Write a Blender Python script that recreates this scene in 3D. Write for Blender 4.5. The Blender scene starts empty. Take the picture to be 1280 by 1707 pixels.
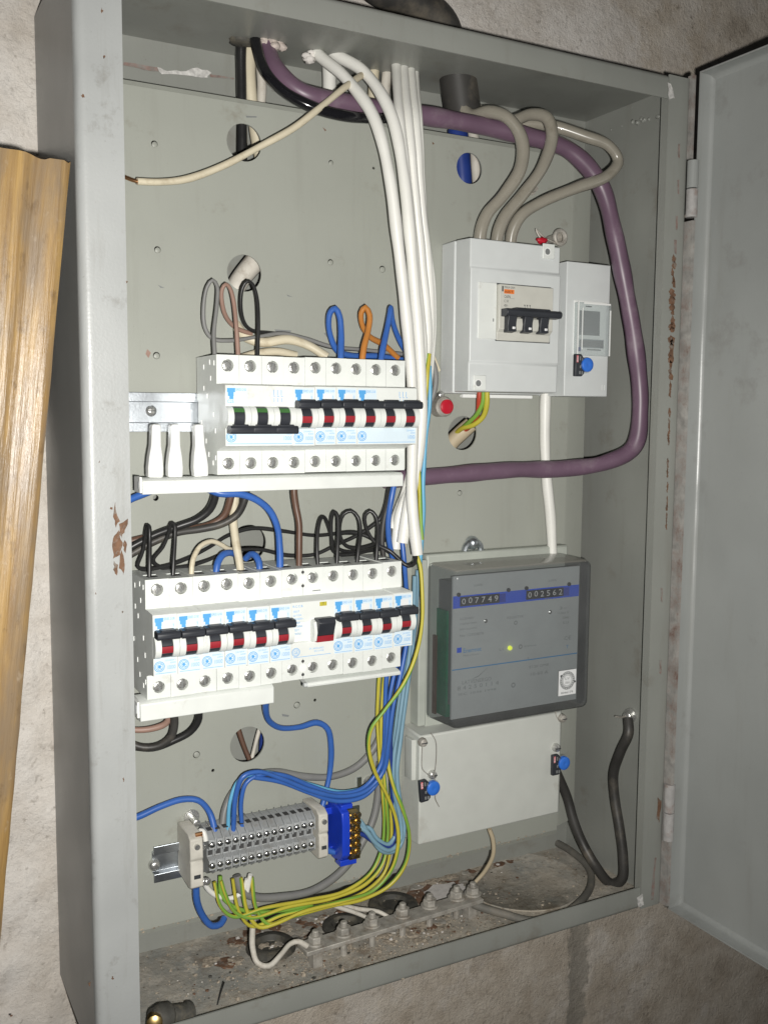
import bpy, math, random
from mathutils import Vector, Matrix

random.seed(7)
S = 0.001                                   # everything below is measured in millimetres
scene = bpy.context.scene
COL = scene.collection

# ------------------------------------------------------------------ camera
FPX = 1633.13
CAM = Vector((-165.78, -667.42, 446.22))
YAW, PITCH, ROLL = 0.4958, -0.0994, 0.0073
_cy, _sy, _cp, _sp = math.cos(YAW), math.sin(YAW), math.cos(PITCH), math.sin(PITCH)
FWD = Vector((_sy*_cp, _cy*_cp, _sp))
_r = Vector((_cy, -_sy, 0)); _u = _r.cross(FWD)
RGT = _r*math.cos(ROLL) + _u*math.sin(ROLL)
UPV = _u*math.cos(ROLL) - _r*math.sin(ROLL)
cam = bpy.data.cameras.new('camera'); camo = bpy.data.objects.new('camera', cam); COL.objects.link(camo)
cam.sensor_fit = 'VERTICAL'; cam.sensor_height = 36.0; cam.lens = FPX/1707*36.0
cam.clip_start = 0.02; cam.clip_end = 50
M3 = Matrix((RGT, UPV, -FWD)).transposed()
camo.matrix_world = Matrix.Translation(CAM*S) @ M3.to_4x4()
scene.camera = camo

# ------------------------------------------------------------------ world, lamp, exposure
world = bpy.data.worlds.new('World'); scene.world = world; world.use_nodes = True
bg = world.node_tree.nodes['Background']
bg.inputs[0].default_value = (0.92, 0.96, 1.0, 1); bg.inputs[1].default_value = 0.013
fl = bpy.data.lights.new('phone_flash', 'SPOT'); flo = bpy.data.objects.new('phone_flash', fl); COL.objects.link(flo)
fl.energy = 33.0; fl.spot_size = math.radians(112); fl.spot_blend = 1.0; fl.color = (1.0, 0.975, 0.93); fl.shadow_soft_size = 0.006
_aim = (FWD + RGT*((470-640)/FPX) - UPV*((800-853.5)/FPX)).normalized()
flo.location = (CAM + RGT*24 - UPV*18 - FWD*4)*S; flo.rotation_euler = _aim.to_track_quat('-Z', 'Y').to_euler()
vs = scene.view_settings
vs.view_transform = 'Standard'; vs.look = 'None'; vs.gamma = 1.0; vs.exposure = 0.0; vs.use_curve_mapping = False

def ray(px, py): return FWD + RGT*((px-640)/FPX) - UPV*((py-853.5)/FPX)
def P(px, py, y):
    d = ray(px, py); return CAM + d*((y-CAM.y)/d.y)
def PZ(px, py, z):
    d = ray(px, py); return CAM + d*((z-CAM.z)/d.z)
def PX(px, py, x):
    d = ray(px, py); return CAM + d*((x-CAM.x)/d.x)

# ------------------------------------------------------------------ materials
MATS = {}
def s2l(c): return tuple((v/255/12.92 if v <= 10 else ((v/255+0.055)/1.055)**2.4) for v in c)
def mat(name, col, rough=0.5, metal=0.0, var=0.06, scale=60.0, bump=0.0, bscale=300.0, spec=0.5, dirt=None, dirt_amt=0.0, dirt_scale=20.0, emit=0.0, coat=0.0, streak=0.0, wave=0.0):
    m = bpy.data.materials.new(name); m.use_nodes = True; MATS[name] = m
    nt = m.node_tree; N = nt.nodes; L = nt.links; b = N['Principled BSDF']
    b.inputs['Roughness'].default_value = rough; b.inputs['Metallic'].default_value = metal
    b.inputs['Specular IOR Level'].default_value = spec
    if coat: b.inputs['Coat Weight'].default_value = coat
    tc = N.new('ShaderNodeTexCoord')
    geo = N.new('ShaderNodeNewGeometry')
    n1 = N.new('ShaderNodeTexNoise'); n1.inputs['Scale'].default_value = scale; n1.inputs['Detail'].default_value = 5
    L.new(geo.outputs['Position'], n1.inputs['Vector'])
    mr = N.new('ShaderNodeMapRange'); mr.inputs[1].default_value = 0.3; mr.inputs[2].default_value = 0.7
    mr.inputs[3].default_value = 1-var; mr.inputs[4].default_value = 1+var
    L.new(n1.outputs['Fac'], mr.inputs[0])
    hs = N.new('ShaderNodeHueSaturation'); hs.inputs['Color'].default_value = (*col, 1)
    L.new(mr.outputs[0], hs.inputs['Value'])
    out = hs.outputs[0]
    if dirt is not None:
        n2 = N.new('ShaderNodeTexNoise'); n2.inputs['Scale'].default_value = dirt_scale; n2.inputs['Detail'].default_value = 8; n2.inputs['Roughness'].default_value = 0.68
        L.new(geo.outputs['Position'], n2.inputs['Vector'])
        m2 = N.new('ShaderNodeMapRange'); m2.inputs[1].default_value = 0.62-dirt_amt*0.35; m2.inputs[2].default_value = 0.80-dirt_amt*0.2
        L.new(n2.outputs['Fac'], m2.inputs[0])
        mx = N.new('ShaderNodeMix'); mx.data_type = 'RGBA'
        L.new(m2.outputs[0], mx.inputs[0]); L.new(out, mx.inputs[6]); mx.inputs[7].default_value = (*dirt, 1)
        out = mx.outputs[2]
    if streak:
        for (sv, sc, lo, hi, cc, amt) in (((1, 1, 0.10), 70, 0.55, 0.75, (0.20, 0.19, 0.16), streak), ((1, 1, 1), 420, 0.66, 0.72, (0.12, 0.11, 0.09), streak*1.4), ((0.25, 1, 1), 130, 0.68, 0.74, (0.45, 0.46, 0.43), streak)):
            mp_ = N.new('ShaderNodeMapping'); mp_.inputs['Scale'].default_value = sv; mp_.inputs['Location'].default_value = (sc*0.01, 0.3, sc*0.02)
            ns = N.new('ShaderNodeTexNoise'); ns.inputs['Scale'].default_value = sc; ns.inputs['Detail'].default_value = 6; ns.inputs['Roughness'].default_value = 0.65
            L.new(geo.outputs['Position'], mp_.inputs[0]); L.new(mp_.outputs[0], ns.inputs['Vector'])
            ms = N.new('ShaderNodeMapRange'); ms.inputs[1].default_value = lo; ms.inputs[2].default_value = hi; ms.inputs[4].default_value = amt
            L.new(ns.outputs['Fac'], ms.inputs[0])
            mx = N.new('ShaderNodeMix'); mx.data_type = 'RGBA'; L.new(ms.outputs[0], mx.inputs[0]); L.new(out, mx.inputs[6]); mx.inputs[7].default_value = (*cc, 1); out = mx.outputs[2]
    L.new(out, b.inputs['Base Color'])
    mrr = N.new('ShaderNodeMapRange'); mrr.inputs[3].default_value = max(0.03, rough-0.08); mrr.inputs[4].default_value = min(1, rough+0.08)
    L.new(n1.outputs['Fac'], mrr.inputs[0]); L.new(mrr.outputs[0], b.inputs['Roughness'])
    if bump > 0:
        nb = N.new('ShaderNodeTexNoise'); nb.inputs['Scale'].default_value = bscale; nb.inputs['Detail'].default_value = 4
        L.new(geo.outputs['Position'], nb.inputs['Vector'])
        bp = N.new('ShaderNodeBump'); bp.inputs['Strength'].default_value = bump; bp.inputs['Distance'].default_value = 0.001
        L.new(nb.outputs['Fac'], bp.inputs['Height']); L.new(bp.outputs[0], b.inputs['Normal'])
        if wave:
            nw = N.new('ShaderNodeTexNoise'); nw.inputs['Scale'].default_value = 7; nw.inputs['Detail'].default_value = 2
            L.new(geo.outputs['Position'], nw.inputs['Vector'])
            bw = N.new('ShaderNodeBump'); bw.inputs['Strength'].default_value = 1.0; bw.inputs['Distance'].default_value = wave
            L.new(nw.outputs['Fac'], bw.inputs['Height']); L.new(bw.outputs[0], bp.inputs['Normal'])
    if emit:
        b.inputs['Emission Color'].default_value = (*col, 1); b.inputs['Emission Strength'].default_value = emit
    return m

paint = mat('cabinet_paint', (0.27, 0.278, 0.255), 0.36, var=0.06, scale=9, bump=0.06, bscale=900, spec=0.5, dirt=(0.20, 0.185, 0.155), dirt_amt=0.14, dirt_scale=16, streak=0.35, wave=0.006)
plate_paint = mat('plate_paint', (0.345, 0.357, 0.318), 0.42, var=0.05, scale=7, bump=0.05, bscale=900, spec=0.4, dirt=(0.25, 0.24, 0.20), dirt_amt=0.0, dirt_scale=30, streak=0.16, wave=0.004)
door_paint = mat('door_paint', (0.315, 0.328, 0.318), 0.32, var=0.07, scale=8, bump=0.06, bscale=800, spec=0.5, dirt=(0.22, 0.215, 0.20), dirt_amt=0.12, dirt_scale=14, streak=0.22, wave=0.010)
side_paint = mat('worn_shaded_paint', (0.375, 0.388, 0.383), 0.36, spec=0.5, var=0.07, scale=14, bump=0.12, bscale=500, dirt=(0.20, 0.19, 0.17), dirt_amt=0.12, dirt_scale=35, streak=0.35, wave=0.003)
def shade_side(m):  # outer side's grazing-light shade put into the colour, broken by worn streaks
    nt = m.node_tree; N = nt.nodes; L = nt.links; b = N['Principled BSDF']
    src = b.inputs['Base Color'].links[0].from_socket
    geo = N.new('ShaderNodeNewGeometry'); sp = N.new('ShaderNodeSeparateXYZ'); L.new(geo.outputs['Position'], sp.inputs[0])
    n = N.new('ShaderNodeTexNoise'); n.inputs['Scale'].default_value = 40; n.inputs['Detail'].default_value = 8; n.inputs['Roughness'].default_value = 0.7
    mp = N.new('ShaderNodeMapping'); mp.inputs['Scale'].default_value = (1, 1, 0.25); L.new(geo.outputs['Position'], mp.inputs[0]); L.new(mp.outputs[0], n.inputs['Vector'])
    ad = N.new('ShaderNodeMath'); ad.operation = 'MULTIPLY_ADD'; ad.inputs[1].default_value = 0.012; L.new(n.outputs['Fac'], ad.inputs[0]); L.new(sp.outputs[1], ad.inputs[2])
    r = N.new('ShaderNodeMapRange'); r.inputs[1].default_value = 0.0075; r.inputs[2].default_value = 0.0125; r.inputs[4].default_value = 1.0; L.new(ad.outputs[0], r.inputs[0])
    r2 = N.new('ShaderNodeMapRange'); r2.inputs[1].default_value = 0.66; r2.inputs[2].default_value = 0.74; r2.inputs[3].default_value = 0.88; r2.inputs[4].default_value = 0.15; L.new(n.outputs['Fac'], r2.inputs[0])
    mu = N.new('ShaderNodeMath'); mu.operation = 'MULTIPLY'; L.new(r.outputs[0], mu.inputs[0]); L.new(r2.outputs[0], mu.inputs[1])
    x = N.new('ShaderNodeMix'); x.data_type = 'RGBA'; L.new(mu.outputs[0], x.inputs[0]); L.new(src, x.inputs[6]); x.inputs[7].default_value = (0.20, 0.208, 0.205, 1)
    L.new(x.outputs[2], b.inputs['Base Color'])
shade_side(side_paint)
rust = mat('rust', (0.155, 0.085, 0.05), 0.85, var=0.35, scale=160, bump=0.5, bscale=500, dirt=(0.27, 0.28, 0.26), dirt_amt=0.3, dirt_scale=150)
primer = mat('red_primer', (0.23, 0.16, 0.14), 0.8, var=0.35, scale=200, bump=0.3, dirt=(0.25, 0.26, 0.24), dirt_amt=0.55, dirt_scale=190)
edge_m = mat('chipped_edge_paint', (0.33, 0.32, 0.30), 0.7, var=0.3, scale=120, bump=0.4, dirt=(0.14, 0.075, 0.055), dirt_amt=0.4, dirt_scale=60)
hinge_m = mat('hinge_paint', (0.38, 0.37, 0.36), 0.6, var=0.2, scale=120, bump=0.2, dirt=(0.24, 0.16, 0.13), dirt_amt=0.25, dirt_scale=90)
scar = mat('bare_scar', (0.55, 0.54, 0.52), 0.7, var=0.3, scale=300, bump=0.3)
white_pl = mat('white_plastic', (0.74, 0.765, 0.735), 0.42, var=0.03, scale=70, bump=0.03, bscale=1500, dirt=(0.52, 0.51, 0.46), dirt_amt=0.06, dirt_scale=55)
cap_pl = mat('cap_plastic', (0.86, 0.87, 0.85), 0.4, var=0.02)
grey_pl = mat('light_grey_plastic', (0.64, 0.665, 0.66), 0.45, var=0.03, scale=50, bump=0.12, bscale=2600)
cream_pl = mat('breaker_cream_plastic', (0.58, 0.575, 0.52), 0.4, var=0.04, scale=90)
cover_pl = mat('terminal_cover_plastic', (0.57, 0.585, 0.545), 0.5, var=0.03, scale=60, bump=0.1, bscale=2200, dirt=(0.42, 0.40, 0.35), dirt_amt=0.05, dirt_scale=25)
black_pl = mat('black_plastic', (0.03, 0.033, 0.04), 0.42, var=0.1)
red_pl = mat('red_mark', (0.30, 0.02, 0.03), 0.45, var=0.1)
green_pl = mat('green_mark', (0.06, 0.17, 0.05), 0.45)
label_bg = mat('label_pale_blue', (0.66, 0.77, 0.84), 0.5, var=0.02)
ink_blue = mat('ink_blue', (0.09, 0.36, 0.72), 0.55, var=0.05)
ink_pale = mat('ink_pale_blue', (0.20, 0.43, 0.74), 0.55, var=0.05)
ink_dark = mat('ink_dark', (0.04, 0.045, 0.05), 0.55)
ink_grey = mat('ink_grey', (0.20, 0.21, 0.21), 0.55)
ink_faint = mat('ink_faint', (0.36, 0.38, 0.375), 0.55)
ink_orange = mat('ink_orange', (0.80, 0.20, 0.03), 0.55)
ink_white = mat('ink_white', (0.85, 0.85, 0.85), 0.5)
ink_red = mat('ink_pink', (0.65, 0.18, 0.20), 0.5)
steel = mat('screw_steel', (0.62, 0.62, 0.60), 0.28, 0.8, var=0.15, scale=300, bump=0.25, bscale=900)
chrome = mat('bright_screw', (0.80, 0.80, 0.78), 0.22, 1.0, var=0.1, scale=300)
zinc = mat('zinc_rail', (0.60, 0.64, 0.68), 0.36, 1.0, var=0.12, scale=50, bump=0.1, bscale=600)
dullsteel = mat('dull_steel', (0.42, 0.40, 0.36), 0.6, 0.35, var=0.25, scale=120, bump=0.3, bscale=500, dirt=(0.26, 0.21, 0.16), dirt_amt=0.3, dirt_scale=80)
brass = mat('brass', (0.55, 0.40, 0.17), 0.32, 1.0, var=0.1, scale=200)
copper = mat('bare_copper', (0.55, 0.30, 0.15), 0.35, 1.0, var=0.1)
hole_dark = mat('hole_dark', (0.05, 0.05, 0.05), 0.8)
w_white = mat('cable_white', (0.78, 0.775, 0.73), 0.42, var=0.04, scale=40)
w_cream = mat('cable_cream', (0.62, 0.56, 0.42), 0.5, var=0.08, scale=40, dirt=(0.40, 0.33, 0.22), dirt_amt=0.2, dirt_scale=60)
w_beige = mat('cable_beige', (0.50, 0.42, 0.29), 0.55, var=0.1, scale=40)
w_dirtywhite = mat('cable_dirty_white', (0.56, 0.53, 0.47), 0.55, var=0.12, scale=60, dirt=(0.35, 0.30, 0.24), dirt_amt=0.25, dirt_scale=90)
w_grey = mat('cable_grey', (0.20, 0.20, 0.195), 0.5, var=0.1, scale=40)
w_taupe = mat('cable_taupe', (0.285, 0.265, 0.22), 0.26, var=0.1, scale=40, coat=0.4, dirt=(0.20, 0.18, 0.14), dirt_amt=0.2, dirt_scale=40)
w_black = mat('cable_black', (0.022, 0.022, 0.022), 0.36, var=0.15, spec=0.4)
w_gloss = mat('cable_gloss_black', (0.010, 0.010, 0.012), 0.12, var=0.1)
w_earth = mat('cable_dust_grey', (0.13, 0.125, 0.11), 0.7, var=0.3, scale=30, dirt=(0.24, 0.21, 0.17), dirt_amt=0.4, dirt_scale=40)
w_dusty = mat('cable_dusty_black', (0.045, 0.043, 0.04), 0.5, var=0.3, scale=30, dirt=(0.15, 0.13, 0.10), dirt_amt=0.25, dirt_scale=24)
w_purple = mat('cable_purple', (0.15, 0.092, 0.135), 0.40, var=0.14, scale=30, dirt=(0.22, 0.17, 0.20), dirt_amt=0.28, dirt_scale=30)
w_brown = mat('cable_brown', (0.12, 0.066, 0.045), 0.45, var=0.1)
w_pink = mat('cable_pink_brown', (0.30, 0.19, 0.15), 0.45, var=0.08)
w_blue = mat('cable_blue', (0.040, 0.125, 0.42), 0.38, var=0.08)
w_navy = mat('cable_navy', (0.02, 0.045, 0.22), 0.38, var=0.08)
w_sky = mat('cable_sky_blue', (0.13, 0.40, 0.60), 0.4, var=0.08)
w_slate = mat('cable_slate_blue', (0.19, 0.33, 0.42), 0.42, var=0.08)
w_orange = mat('cable_orange', (0.48, 0.19, 0.04), 0.42, var=0.08)
w_yellow = mat('cable_yellow', (0.50, 0.44, 0.05), 0.42, var=0.08)
w_green = mat('cable_green', (0.19, 0.36, 0.05), 0.42, var=0.08)
w_red = mat('cable_red', (0.45, 0.06, 0.03), 0.42, var=0.06)
blue_pl = mat('blue_plastic', (0.016, 0.055, 0.52), 0.3, var=0.08)
seal_blue = mat('seal_blue', (0.035, 0.17, 0.66), 0.38, var=0.05)
term_pl = mat('terminal_grey', (0.36, 0.375, 0.38), 0.34, var=0.12, scale=120, dirt=(0.22, 0.21, 0.19), dirt_amt=0.25, dirt_scale=60)
ceram = mat('bracket_dirty_white', (0.55, 0.53, 0.47), 0.6, var=0.12, scale=80, bump=0.15, dirt=(0.35, 0.30, 0.23), dirt_amt=0.15, dirt_scale=60)
meter_face = mat('meter_face', (0.62, 0.65, 0.64), 0.5, var=0.03)
meter_blue = mat('meter_blue', (0.02, 0.13, 0.97), 0.5, var=0.04)
meter_base = mat('meter_base', (0.42, 0.445, 0.40), 0.5, var=0.05, bump=0.1, bscale=1500)
pcb = mat('green_board', (0.02, 0.20, 0.10), 0.5, var=0.2, scale=80)
paper = mat('sticker_paper', (0.75, 0.76, 0.76), 0.7, var=0.03)
led_m = mat('led_glow', (0.75, 0.85, 0.06), 0.4, emit=1.2)
red_glow = mat('red_seal_wax', (0.50, 0.012, 0.03), 0.35, var=0.1)
foam = mat('sealing_foam', (0.48, 0.42, 0.38), 0.9, var=0.25, scale=350, bump=0.6, bscale=700)
grit_m = mat('grit', (0.36, 0.31, 0.245), 0.9, var=0.45, scale=400, bump=0.3)
plaster_m = mat('added_hole_patch_plaster', (0.66, 0.63, 0.60), 0.9, var=0.1, scale=150, bump=0.4)
rubber = mat('rubber', (0.06, 0.058, 0.05), 0.7, var=0.3, scale=120, dirt=(0.17, 0.15, 0.11), dirt_amt=0.35, dirt_scale=70)

def clear(name, tint, fac, base, rough, dust=0.0):
    m = bpy.data.materials.new(name); m.use_nodes = True; MATS[name] = m
    nt = m.node_tree; N = nt.nodes; L = nt.links; b = N['Principled BSDF']
    b.inputs['Base Color'].default_value = (*base, 1); b.inputs['Roughness'].default_value = rough
    geo = N.new('ShaderNodeNewGeometry')
    n = N.new('ShaderNodeTexNoise'); n.inputs['Scale'].default_value = 22; n.inputs['Detail'].default_value = 6
    L.new(geo.outputs['Position'], n.inputs['Vector'])
    mr = N.new('ShaderNodeMapRange'); mr.inputs[1].default_value = 0.3; mr.inputs[2].default_value = 0.75
    mr.inputs[3].default_value = fac*0.7; mr.inputs[4].default_value = fac*1.3
    L.new(n.outputs['Fac'], mr.inputs[0])
    t = N.new('ShaderNodeBsdfTransparent'); t.inputs[0].default_value = (*tint, 1)
    fo = mr.outputs[0]
    if dust:                                   # dust settled on faces that look up
        sp = N.new('ShaderNodeSeparateXYZ'); L.new(geo.outputs['Normal'], sp.inputs[0])
        dm = N.new('ShaderNodeMapRange'); dm.inputs[1].default_value = 0.5; dm.inputs[2].default_value = 0.9; dm.inputs[4].default_value = dust
        L.new(sp.outputs[2], dm.inputs[0])
        mm = N.new('ShaderNodeMath'); mm.operation = 'MAXIMUM'; L.new(fo, mm.inputs[0]); L.new(dm.outputs[0], mm.inputs[1]); fo = mm.outputs[0]
        cm = N.new('ShaderNodeMix'); cm.data_type = 'RGBA'; L.new(dm.outputs[0], cm.inputs[0]); cm.inputs[6].default_value = (*base, 1); cm.inputs[7].default_value = (0.36, 0.34, 0.29, 1)
        L.new(cm.outputs[2], b.inputs['Base Color'])
    mx = N.new('ShaderNodeMixShader'); L.new(fo, mx.inputs[0])
    L.new(t.outputs[0], mx.inputs[1]); L.new(b.outputs[0], mx.inputs[2])
    L.new(mx.outputs[0], N['Material Output'].inputs[0]); return m
smoke = clear('smoked_cover', (0.63, 0.645, 0.655), 0.22, (0.26, 0.265, 0.27), 0.14, dust=0.75)
glass = clear('clear_window', (0.93, 0.95, 0.95), 0.20, (0.62, 0.65, 0.66), 0.12)

def wall_mat():
    m = bpy.data.materials.new('rough_plaster_wall'); m.use_nodes = True
    nt = m.node_tree; N = nt.nodes; L = nt.links; b = N['Principled BSDF']
    b.inputs['Roughness'].default_value = 0.92; b.inputs['Specular IOR Level'].default_value = 0.2
    geo = N.new('ShaderNodeNewGeometry')
    def noise(sc, det=8, ro=0.6, off=0):
        n = N.new('ShaderNodeTexNoise'); n.inputs['Scale'].default_value = sc; n.inputs['Detail'].default_value = det; n.inputs['Roughness'].default_value = ro
        mp = N.new('ShaderNodeMapping'); mp.inputs['Location'].default_value = (off, off*0.7, off*1.3)
        L.new(geo.outputs['Position'], mp.inputs[0]); L.new(mp.outputs[0], n.inputs['Vector']); return n
    def ramp(src, a, c, lo=0.0, hi=1.0):
        r = N.new('ShaderNodeMapRange'); r.inputs[1].default_value = a; r.inputs[2].default_value = c; r.inputs[3].default_value = lo; r.inputs[4].default_value = hi
        L.new(src, r.inputs[0]); return r.outputs[0]
    def mix(f, a, c):
        x = N.new('ShaderNodeMix'); x.data_type = 'RGBA'; L.new(f, x.inputs[0])
        for s, v in ((6, a), (7, c)):
            if isinstance(v, tuple): x.inputs[s].default_value = (*v, 1)
            else: L.new(v, x.inputs[s])
        return x.outputs[2]
    def math_(op, a, c):
        x = N.new('ShaderNodeMath'); x.operation = op
        for s, v in ((0, a), (1, c)):
            if isinstance(v, (int, float)): x.inputs[s].default_value = v
            else: L.new(v, x.inputs[s])
        return x.outputs[0]
    n1 = noise(5, off=1.3); n2 = noise(28, off=4.1); n3 = noise(140, 5); n4 = noise(11, 9, 0.7, 7.7)
    grey = mix(ramp(n2.outputs[0], 0.35, 0.7), (0.70, 0.635, 0.545), (0.52, 0.45, 0.365))
    pale = mix(ramp(n2.outputs[0], 0.3, 0.75), (0.82, 0.785, 0.74), (0.64, 0.585, 0.52))
    sep = N.new('ShaderNodeSeparateXYZ'); L.new(geo.outputs['Position'], sep.inputs[0])
    # whitewashed plaster on the left of the cabinet and patches above it; bare brown concrete elsewhere
    left = ramp(math_('ADD', sep.outputs[0], math_('MULTIPLY', n1.outputs[0], 0.1)), 0.12, -0.02)
    up = ramp(math_('ADD', sep.outputs[2], math_('MULTIPLY', math_('ADD', n4.outputs[0], -0.5), 0.3)), 0.70, 0.80)
    rightcut = ramp(math_('ADD', sep.outputs[0], math_('MULTIPLY', math_('ADD', n4.outputs[0], -0.5), 0.5)), 0.60, 0.54)
    patch = ramp(n4.outputs[0], 0.52, 0.60)
    f = math_('MAXIMUM', left, math_('MAXIMUM', math_('MULTIPLY', up, rightcut), math_('MULTIPLY', patch, 0.45)))
    c = mix(f, grey, pale)
    c = mix(ramp(n3.outputs[0], 0.60, 0.72, 0, 0.5), c, (0.22, 0.185, 0.145))
    n5 = noise(9, 10, 0.72, 12.0); c = mix(ramp(n5.outputs[0], 0.56, 0.66, 0, 0.55), c, (0.30, 0.25, 0.195))
    # grey mortar joint running down below the cabinet
    j = math_('ABSOLUTE', math_('ADD', math_('ADD', sep.outputs[0], -0.527), math_('MULTIPLY', math_('ADD', n2.outputs[0], -0.5), 0.045)), 0)
    jm = math_('MULTIPLY', ramp(j, 0.0135, 0.0105), ramp(sep.outputs[2], 0.05, 0.0))
    c = mix(math_('MULTIPLY', jm, 0.75), c, (0.33, 0.305, 0.26))
    L.new(c, b.inputs['Base Color'])
    nb = noise(260, 8, 0.75, 2.0); nb2 = noise(60, 8, 0.7, 3.0)
    nb3 = noise(110, 9, 0.8, 8.0); pit = ramp(nb3.outputs[0], 0.30, 0.46, 0.0, 0.22)
    bp = N.new('ShaderNodeBump'); bp.inputs['Strength'].default_value = 0.75; bp.inputs['Distance'].default_value = 0.003
    L.new(math_('ADD', math_('ADD', nb.outputs[0], pit), math_('MULTIPLY', nb2.outputs[0], 1.3)), bp.inputs['Height']); L.new(bp.outputs[0], b.inputs['Normal'])
    return m
wallm = wall_mat()

def floor_mat():
    m = bpy.data.materials.new('dusty_cabinet_floor'); m.use_nodes = True
    nt = m.node_tree; N = nt.nodes; L = nt.links; b = N['Principled BSDF']
    b.inputs['Roughness'].default_value = 0.8; b.inputs['Specular IOR Level'].default_value = 0.25
    geo = N.new('ShaderNodeNewGeometry')
    def noise(sc, ro, off):
        n = N.new('ShaderNodeTexNoise'); n.inputs['Scale'].default_value = sc; n.inputs['Detail'].default_value = 9; n.inputs['Roughness'].default_value = ro
        mp = N.new('ShaderNodeMapping'); mp.inputs['Location'].default_value = (off, off, off)
        L.new(geo.outputs['Position'], mp.inputs[0]); L.new(mp.outputs[0], n.inputs['Vector']); return n
    def rm(src, a, c, lo=0, hi=1):
        r = N.new('ShaderNodeMapRange'); r.inputs[1].default_value = a; r.inputs[2].default_value = c; r.inputs[3].default_value = lo; r.inputs[4].default_value = hi
        L.new(src, r.inputs[0]); return r.outputs[0]
    def mix(f, a, c):
        x = N.new('ShaderNodeMix'); x.data_type = 'RGBA'; L.new(f, x.inputs[0])
        for s, v in ((6, a), (7, c)):
            if isinstance(v, tuple): x.inputs[s].default_value = (*v, 1)
            else: L.new(v, x.inputs[s])
        return x.outputs[2]
    n1 = noise(14, 0.65, 0); n2 = noise(60, 0.7, 3); n3 = noise(240, 0.6, 6); n4 = noise(22, 0.7, 9)
    c = mix(rm(n1.outputs[0], 0.40, 0.60), (0.30, 0.30, 0.275), (0.43, 0.39, 0.325))
    c = mix(rm(n2.outputs[0], 0.52, 0.70, 0, 0.8), c, (0.55, 0.505, 0.43))
    c = mix(rm(n4.outputs[0], 0.60, 0.72, 0, 0.75), c, (0.20, 0.145, 0.10))
    c = mix(rm(n3.outputs[0], 0.58, 0.70, 0, 0.75), c, (0.15, 0.12, 0.09))
    n6 = noise(36, 0.75, 15); c = mix(rm(n6.outputs[0], 0.54, 0.64, 0, 0.75), c, (0.22, 0.175, 0.125)); c = mix(rm(n6.outputs[0], 0.44, 0.36, 0, 0.7), c, (0.58, 0.54, 0.47))
    L.new(c, b.inputs['Base Color'])
    bp = N.new('ShaderNodeBump'); bp.inputs['Strength'].default_value = 0.9; bp.inputs['Distance'].default_value = 0.002
    L.new(n2.outputs[0], bp.inputs['Height']); L.new(bp.outputs[0], b.inputs['Normal']); return m
floorm = floor_mat()

def wood_mat():
    m = bpy.data.materials.new('old_varnished_wood'); m.use_nodes = True
    nt = m.node_tree; N = nt.nodes; L = nt.links; b = N['Principled BSDF']
    tc = N.new('ShaderNodeTexCoord')
    def noise(vec, sc, det, off):
        mp = N.new('ShaderNodeMapping'); mp.inputs['Scale'].default_value = vec; mp.inputs['Location'].default_value = (off, off, off)
        n = N.new('ShaderNodeTexNoise'); n.inputs['Scale'].default_value = sc; n.inputs['Detail'].default_value = det; n.inputs['Roughness'].default_value = 0.6
        L.new(tc.outputs['Object'], mp.inputs[0]); L.new(mp.outputs[0], n.inputs['Vector']); return n
    def rm(src, a, c, lo=0, hi=1):
        r = N.new('ShaderNodeMapRange'); r.inputs[1].default_value = a; r.inputs[2].default_value = c; r.inputs[3].default_value = lo; r.inputs[4].default_value = hi
        L.new(src, r.inputs[0]); return r.outputs[0]
    def mix(f, a, c):
        x = N.new('ShaderNodeMix'); x.data_type = 'RGBA'; L.new(f, x.inputs[0])
        for s, v in ((6, a), (7, c)):
            if isinstance(v, tuple): x.inputs[s].default_value = (*v, 1)
            else: L.new(v, x.inputs[s])
        return x.outputs[2]
    g1 = noise((1, 1, 0.05), 230, 8, 0); g2 = noise((1, 1, 0.22), 50, 9, 2); g3 = noise((1, 1, 0.5), 110, 10, 5)
    c = mix(rm(g1.outputs[0], 0.35, 0.65), (0.36, 0.23, 0.085), (0.21, 0.125, 0.045))
    c = mix(rm(g2.outputs[0], 0.42, 0.60, 0, 0.85), c, (0.19, 0.14, 0.09))
    c = mix(rm(g3.outputs[0], 0.62, 0.76, 0, 0.55), c, (0.45, 0.37, 0.28))
    c = mix(rm(g3.outputs[0], 0.42, 0.30, 0, 0.7), c, (0.12, 0.075, 0.035))
    L.new(c, b.inputs['Base Color']); b.inputs['Roughness'].default_value = 0.33
    bp = N.new('ShaderNodeBump'); bp.inputs['Strength'].default_value = 0.6; bp.inputs['Distance'].default_value = 0.0015
    L.new(g1.outputs[0], bp.inputs['Height']); L.new(bp.outputs[0], b.inputs['Normal']); return m
woodm = wood_mat()

# ------------------------------------------------------------------ mesh helpers
_txt = {}
def text_geo(s, bold=False):
    if s not in _txt:
        cu = bpy.data.curves.new('t', 'FONT'); cu.body = s; cu.size = 1.0; cu.resolution_u = 2; cu.fill_mode = 'FRONT'
        if bold: cu.offset = 0.012
        o = bpy.data.objects.new('t', cu); COL.objects.link(o)
        dg = bpy.context.evaluated_depsgraph_get(); me = bpy.data.meshes.new_from_object(o.evaluated_get(dg))
        vs_ = [(v.co.x, v.co.y) for v in me.vertices]; fs = [tuple(p.vertices) for p in me.polygons]
        if vs_:
            x0 = min(v[0] for v in vs_); x1 = max(v[0] for v in vs_); y0 = min(v[1] for v in vs_); y1 = max(v[1] for v in vs_)
        else: x0 = y0 = 0; x1 = y1 = 1
        bpy.data.objects.remove(o); bpy.data.meshes.remove(me)
        _txt[s] = (vs_, fs, x0, x1, y0, y1)
    return _txt[s]

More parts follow.
